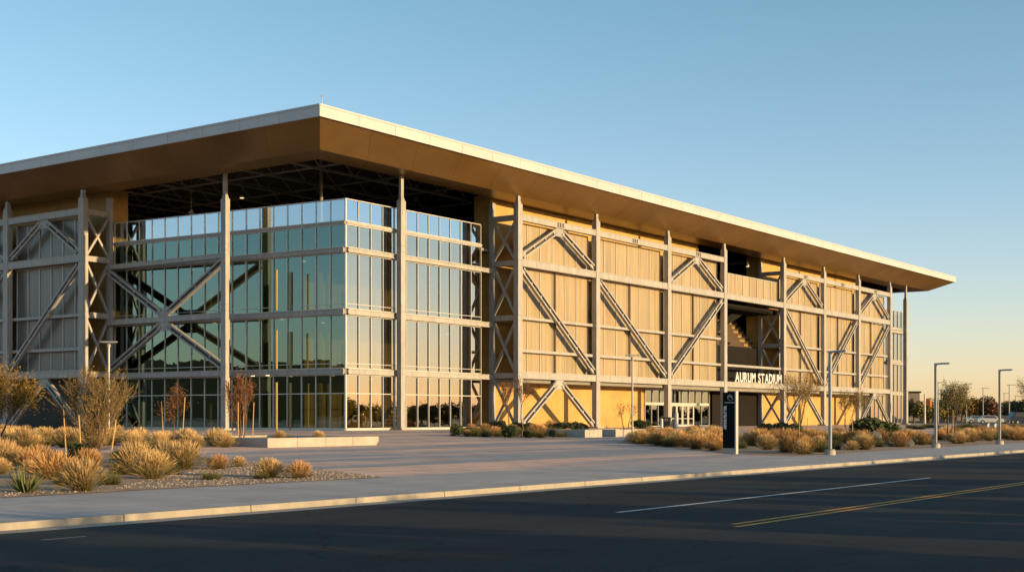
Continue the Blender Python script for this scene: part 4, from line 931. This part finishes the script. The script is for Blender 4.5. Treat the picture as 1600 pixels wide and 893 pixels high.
# ------------------------------------------------------------------ far right background
def far_tree(u, D, vtop, wpx, leafm, label, seed, n=2000, trunk=.28, group='trees beyond the car park'):
    rnd = random.Random(seed); p = at_depth(u, D); p.z = .6; H = EYE + (HOR - vtop) * D / F - .6; W_ = wpx * 1.5 * D / F
    T = thing('far_tree', label, 'tree', p, group)
    g = MB(); g.tube(p, p + Vector((0, 0, H * .55)), .22, .12, 6)
    for k in range(5):
        a = rnd.uniform(0, 6.28); g.tube(p + Vector((0, 0, H * rnd.uniform(.25, .45))), p + Vector((math.cos(a) * W_ * .28, math.sin(a) * W_ * .28, H * rnd.uniform(.55, .85))), .09, .03, 5)
    g.build('trunk', M['bark'], T)
    lob = [(Vector((rnd.uniform(-.32, .32) * W_, rnd.uniform(-.32, .32) * W_, H * rnd.uniform(.38, .84))), rnd.uniform(.16, .3)) for _ in range(13)]
    g = MB()
    for i in range(n):
        c, s = rnd.choice(lob); d = Vector((rnd.gauss(0, 1), rnd.gauss(0, 1), rnd.gauss(0, 1))).normalized() * rnd.random() ** .45
        q = p + c + Vector((d.x * W_ * s, d.y * W_ * s, d.z * min(H * .3, W_ * s)))
        u_ = Vector((rnd.gauss(0, 1), rnd.gauss(0, 1), rnd.gauss(0, 1))).normalized(); v_ = u_.orthogonal().normalized(); L = rnd.uniform(.16, .36)
        g.face([q - u_ * L, q + v_ * L * .6, q + u_ * L, q - v_ * L * .6])
    g.build('crown', M[leafm], T)
for i, (u, D, vt, w, lm, lab) in enumerate((
    (1428, 255, 624, 24, 'leafolive', 'olive tree just right of the stadium end'), (1452, 262, 629, 26, 'leafolive', 'olive tree behind the orange flag'),
    (1476, 285, 622, 36, 'leafolive', 'wide olive tree behind the pale-leaved tree'), (1503, 275, 618, 34, 'leafgold', 'gold-olive tree right of the pale-leaved tree'),
    (1527, 330, 630, 26, 'leafdark', 'dark tree in front of the long low building'), (1545, 275, 621, 30, 'leafbrown', 'brown tree left of the last street lamp'),
    (1556, 290, 630, 22, 'leafbrown', 'lower brown tree just left of the last street lamp'), (1573, 285, 630, 26, 'leafolive', 'olive tree just right of the last street lamp'), (1592, 250, 626, 34, 'leafdark', 'dark green tree behind the dark van at the right edge'),
    (1618, 250, 618, 40, 'leafdark', 'dark green tree at the very right edge'), (1465, 380, 634, 40, 'leafdark', 'dark tree farthest behind the second single-arm lamp'), (1440, 390, 633, 40, 'leafdark', 'dark tree farthest behind the orange flag'))):
    far_tree(u, D, vt, w, lm, lab, 200 + i)
g = MB(); rb = random.Random(9)
for i in range(9000):
    u = rb.uniform(1380, 1720); D = rb.uniform(470, 520); p = at_depth(u, D); top = 6.0 + 2.6 * mnoise.noise(Vector((u * .035, 1.5, 0))) + 1.2 * mnoise.noise(Vector((u * .12, 7.5, 0)))
    q = Vector((p.x, p.y, .6 + top * rb.random() ** .7)); u_ = Vector((rb.gauss(0, 1), rb.gauss(0, 1), rb.gauss(0, 1))).normalized(); v_ = u_.orthogonal().normalized(); L = rb.uniform(.3, .7)
    g.face([q - u_ * L, q + v_ * L * .6, q + u_ * L, q - v_ * L * .6])
tag(g.build('distant_wood', M['leafbrown']), 'low brown-olive tree line on the horizon at the far right', 'trees', kind='stuff')
for i, (u, D, h) in enumerate(((1436, 150, .9), (1452, 165, 1.0), (1470, 150, .9), (1506, 170, 1.0), (1520, 160, 1.1), (1540, 185, .9), (1575, 170, 1.0), (1590, 160, 1.1), (1497, 150, .8), (1423, 160, .8), (1556, 150, .9))):
    p = at_depth(u, D); plant('olive', p, h * .8, 'low olive bush in the strip before the car park', 'bushes in the strip before the car park', 1.8)
M['farwall'] = mat('far_building_wall', (.16, .135, .11), .8, 0, .1, .1); M['farglass'] = mat('far_window', (.04, .045, .05), .3)
def far_building(u0, u1, D, vt, label, nwin, rows):
    a = at_depth(u0, D); b = at_depth(u1, D); H = EYE + (HOR - vt) * D / F; rt = Vector((ST, -CT, 0)); fw = Vector((CT, ST, 0)); L = (Vector((b.x, b.y, 0)) - Vector((a.x, a.y, 0))).dot(rt)
    o = Vector((a.x, a.y, .55)); T = thing('far_building', label, 'building', tuple(o)); up = Vector((0, 0, 1))
    def cuboid(g, x0, x1, y0, y1, z0, z1): g.hexa([o + rt*x + fw*y + up*z0 for x, y in ((x0,y0),(x1,y0),(x1,y1),(x0,y1))], [o + rt*x + fw*y + up*z1 for x, y in ((x0,y0),(x1,y0),(x1,y1),(x0,y1))])
    g = MB(); cuboid(g, 0, L, 0, 14, 0, H - .8); g.build('wall', M['farwall'], T)
    g = MB(); cuboid(g, -.4, L + .4, -.4, 14.4, H - .8, H - .3); g.build('roof', M['darkwall'], T)
    for r in range(rows):
        for i in range(nwin):
            g = MB(); x = L * (i + .25) / nwin; z = 1.4 + r * 3.4; cuboid(g, x, x + L * .5 / nwin, -.06, -.005, z, z + 1.6); g.build('window', M['farglass'], T)
far_building(1418, 1437, 420, 612, 'small grey block rising over the trees right of the stadium', 3, 2)
far_building(1496, 1542, 440, 628, 'long low building behind the dark trees', 8, 1)
far_building(1560, 1640, 480, 634, 'low flat building at the right edge behind the trees', 8, 1)
# flag
p = at_depth(1445, 200); p.z = .6; t = thing('flag_pole', 'pale pole with an orange flag right of the stadium end', 'flag pole', p)
h = EYE + (HOR - 621) * 200 / F; g = MB(); g.tube(p, p + Vector((0, 0, h)), .16, .12, 8); g.build('pole', M['fascia'], t)
rt = Vector((ST, -CT, 0)); fwv = Vector((CT, ST, 0)); g = MB(); N_ = 8
for i in range(N_):
    s0, s1 = i / N_ * 1.0, (i + 1) / N_ * 1.0; f0, f1 = fwv * .15 * math.sin(s0 * 6), fwv * .15 * math.sin(s1 * 6); zt = h - .5
    A, B = p + rt * s0 + f0, p + rt * s1 + f1; a_, b_ = zt - .55 * s0, zt - .55 * s1
    g.hexa([A + Vector((0,0,a_-1.0)), B + Vector((0,0,b_-1.0)), B + fwv*.02 + Vector((0,0,b_-1.0)), A + fwv*.02 + Vector((0,0,a_-1.0))], [A + Vector((0,0,a_)), B + Vector((0,0,b_)), B + fwv*.02 + Vector((0,0,b_)), A + fwv*.02 + Vector((0,0,a_))])
g.build('flag', mat('orange_cloth', (.40, .13, .05), .8), t)
# parked cars
def car(u, D, col, label, van=False):
    p = at_depth(u, D); p.z = .65; t = thing('parked_van' if van else 'parked_car', label, 'van' if van else 'car', p); rt = Vector((ST, -CT, 0)); fw = Vector((CT, ST, 0)); up = Vector((0, 0, 1))
    L, Wd, Hh = (5.4, 2.0, 2.0) if van else (4.5, 1.8, 1.45)
    prof = [(-.5, .22), (.5, .22), (.5, .55), (.47, .95), (.44, .99), (-.40, .99), (-.46, .6), (-.5, .55)] if van else [(-.5, .2), (.5, .2), (.5, .5), (.46, .6), (.30, .64), (.17, .97), (-.2, 1.0), (-.36, .68), (-.5, .6)]
    P = lambda x, y, z: p + rt * (x * L) + fw * y + up * (z * Hh)
    g = MB(); g.hexa([P(x, 0, z) for x, z in prof], [P(x, Wd, z) for x, z in prof]); g.build('body', mat('car_paint', col, .3, 0, .02), t, bevel=.05)
    wn = [(-.38, .6), (.40, .6), (.38, .92), (-.36, .92)] if van else [(-.31, .68), (.26, .66), (.15, .93), (-.19, .95)]
    g = MB(); g.hexa([P(x, -.02, z) for x, z in wn], [P(x, -.003, z) for x, z in wn]); g.build('side_window', M['farglass'], t)
    for x in (-.3, .3):
        w = MB(); c = P(x, -.03, 0) + up * .34; w.tube(c, c + fw * .22, .34, .34, 14); w = w.build('wheel', M['black'], t)
        r_ = MB(); r_.tube(c - fw * .02, c - fw * .004, .2, .2, 10); r_.build('rim', M['lamp'], w)
car(1548, 225, (.34, .37, .42), 'pale silver car parked under the brown tree'); car(1606, 215, (.012, .02, .04), 'dark blue van parked at the right edge', True); car(1529, 250, (.3, .3, .3), 'small pale car parked left of the silver one')
car(1571, 240, (.08, .08, .09), 'dark car parked just right of the last street lamp')
for u, D, lab, s in ((1540, 118, 'cream utility cabinet in the grasses left of the last street lamp', 1.0), (1551, 119, 'second cream utility cabinet nearest the last street lamp', 1.0), (1469, 112, 'small round-topped pale cabinet beside the second single-arm lamp', .7)):
    p = at_depth(u, D); t = thing('utility_cabinet', lab, 'cabinet', p); x, y, z = p
    g = MB(); g.box(x - .28 * s, x + .28 * s, y - .25 * s, y + .25 * s, z, z + .95 * s); g.build('cabinet_body', M['fascia'], t, bevel=.02); g = MB(); g.box(x - .33 * s, x + .33 * s, y - .3 * s, y + .3 * s, z + .952 * s, z + 1.02 * s); g.build('cabinet_lid', M['lamp'], t)

# what stands across the road (mirrored in the glass, shading road and kerb, tall left end added to shade the plaza) and the ridge to the west
rg = random.Random(77); g = MB(); x = -150.0
while x < 330:
    H = rg.uniform(3.9, 5.05) if x > 21.5 else rg.uniform(4.75, 5.05) if x > 14 else rg.uniform(9.5, 12.5); W_ = rg.uniform(3.2, 6.5); y = -14 + rg.uniform(-1.2, 1.2)  # tall trees at the left end are added out of view to block sun
    if rg.random() < .13: x += rg.uniform(1.2, 3.0)
    g.tube((x, y, -.3), (x, y, H * .5), .14, .09, 5)
    lob = [(Vector((rg.uniform(-.36, .36) * W_, rg.uniform(-1.2, 1.2), H * rg.uniform(.25, .84))), rg.uniform(.12, .24)) for _ in range(12 if x > 15 else 26)]
    for i in range(1300 if x > 15 else 2200):
        c_, k_ = rg.choice(lob); d = Vector((rg.gauss(0, 1), rg.gauss(0, 1), rg.gauss(0, 1))).normalized() * rg.random() ** .5
        q = Vector((x, y, 0)) + c_ + Vector((d.x * W_ * k_, d.y * 1.2, d.z * min(H * .2, W_ * k_))); u_ = Vector((rg.gauss(0, 1), rg.gauss(0, 1), rg.gauss(0, 1))).normalized(); v_ = u_.orthogonal().normalized(); L = rg.uniform(.10, .24) * (1 if x > 15 else 1.9)
        g.face([q - u_ * L, q + v_ * L * .7, q + u_ * L, q - v_ * L * .7])
    for _ in range(7):
        q = Vector((x + rg.uniform(-.4, .4) * W_, y, H * rg.uniform(.7, .9))); g.tube(q, q + Vector((rg.uniform(-.4, .4), 0, H * rg.uniform(.12, .26))), .03, .012, 3)
    x += W_ * rg.uniform(.5, .9)
tag(g.build('roadside_shade_wood', M['leafdark']), 'dark row of trees across the road, mirrored in the glass, tall end added for shade', 'trees', kind='stuff')
g = MB(); n = 60; pts = []
for i in range(n + 1):
    s = i / n; x = -900 + 250 * math.sin(s * 3); y = -400 + 2900 * s; h = 43 + 12 * mnoise.noise(Vector((s * 9, 0, 3))) + 9 * mnoise.noise(Vector((s * 31, 5, 3))); pts.append((x, y, h))
for (a, b) in zip(pts, pts[1:]):
    g.face([(a[0] + 160, a[1], -.4), (b[0] + 160, b[1], -.4), (b[0], b[1], b[2]), (a[0], a[1], a[2])]); g.face([(a[0], a[1], a[2]), (b[0], b[1], b[2]), (b[0] - 300, b[1], -.4), (a[0] - 300, a[1], -.4)])
tag(g.build('hills', M['leafdark']), kind='structure')

# ------------------------------------------------------------------ light, sky, camera
SUN_AZ = 9.0; SUN_EL = 7.4                          # azimuth measured from -Y towards +X
sd = Vector((math.sin(R(SUN_AZ)) * math.cos(R(SUN_EL)), -math.cos(R(SUN_AZ)) * math.cos(R(SUN_EL)), math.sin(R(SUN_EL))))
sl = bpy.data.lights.new('sun', 'SUN'); sl.energy = 4.6; sl.angle = R(.6); sl.color = (1.0, .685, .315)
so = bpy.data.objects.new('sun', sl); COL.objects.link(so); so.rotation_euler = sd.to_track_quat('Z', 'Y').to_euler(); so.location = (0, -50, 60)
w = bpy.data.worlds.new('World'); sc.world = w; w.use_nodes = True; N = w.node_tree.nodes; L = w.node_tree.links
sky = N.new('ShaderNodeTexSky'); sky.sky_type = 'NISHITA'; sky.sun_disc = False; sky.sun_elevation = R(SUN_EL); sky.sun_rotation = math.atan2(sd.x, sd.y)
sky.air_density = 1.0; sky.dust_density = .35; sky.ozone_density = 2.0; sky.altitude = 0
tn = N.new('ShaderNodeVectorMath'); tn.operation = 'MULTIPLY'
gm = N.new('ShaderNodeNewGeometry'); sz = N.new('ShaderNodeSeparateXYZ'); L.new(gm.outputs['Incoming'], sz.inputs[0])      # warm dust near the horizon, clear blue above
er = N.new('ShaderNodeMapRange'); er.inputs['From Min'].default_value = -.03; er.inputs['From Max'].default_value = -.31; L.new(sz.outputs['Z'], er.inputs['Value'])
tm = N.new('ShaderNodeMix'); tm.data_type = 'RGBA'; tm.inputs[6].default_value = (1.15, .99, 1.16, 1); tm.inputs[7].default_value = (.90, 1.02, .98, 1); L.new(er.outputs[0], tm.inputs[0])
L.new(sky.outputs[0], tn.inputs[0]); L.new(tm.outputs[2], tn.inputs[1]); L.new(tn.outputs[0], N['Background'].inputs['Color']); N['Background'].inputs['Strength'].default_value = .15
cam = bpy.data.cameras.new('camera'); co = bpy.data.objects.new('camera', cam); COL.objects.link(co); sc.camera = co
cam.sensor_width = 36; cam.lens = 36 * F / 1600; cam.shift_y = (HOR - 446.5) / 1600; cam.clip_end = 9000; cam.clip_start = .1
co.location = (0, 0, EYE); co.rotation_euler = (R(90), 0, TH - R(90))
sc.view_settings.view_transform = 'Standard'; sc.view_settings.look = 'None'; sc.view_settings.exposure = .76; sc.view_settings.gamma = 1; sc.view_settings.use_curve_mapping = False
sc.cycles.caustics_reflective = False; sc.cycles.caustics_refractive = False; sc.cycles.max_bounces = 10; sc.cycles.transparent_max_bounces = 16; sc.cycles.use_denoising = True
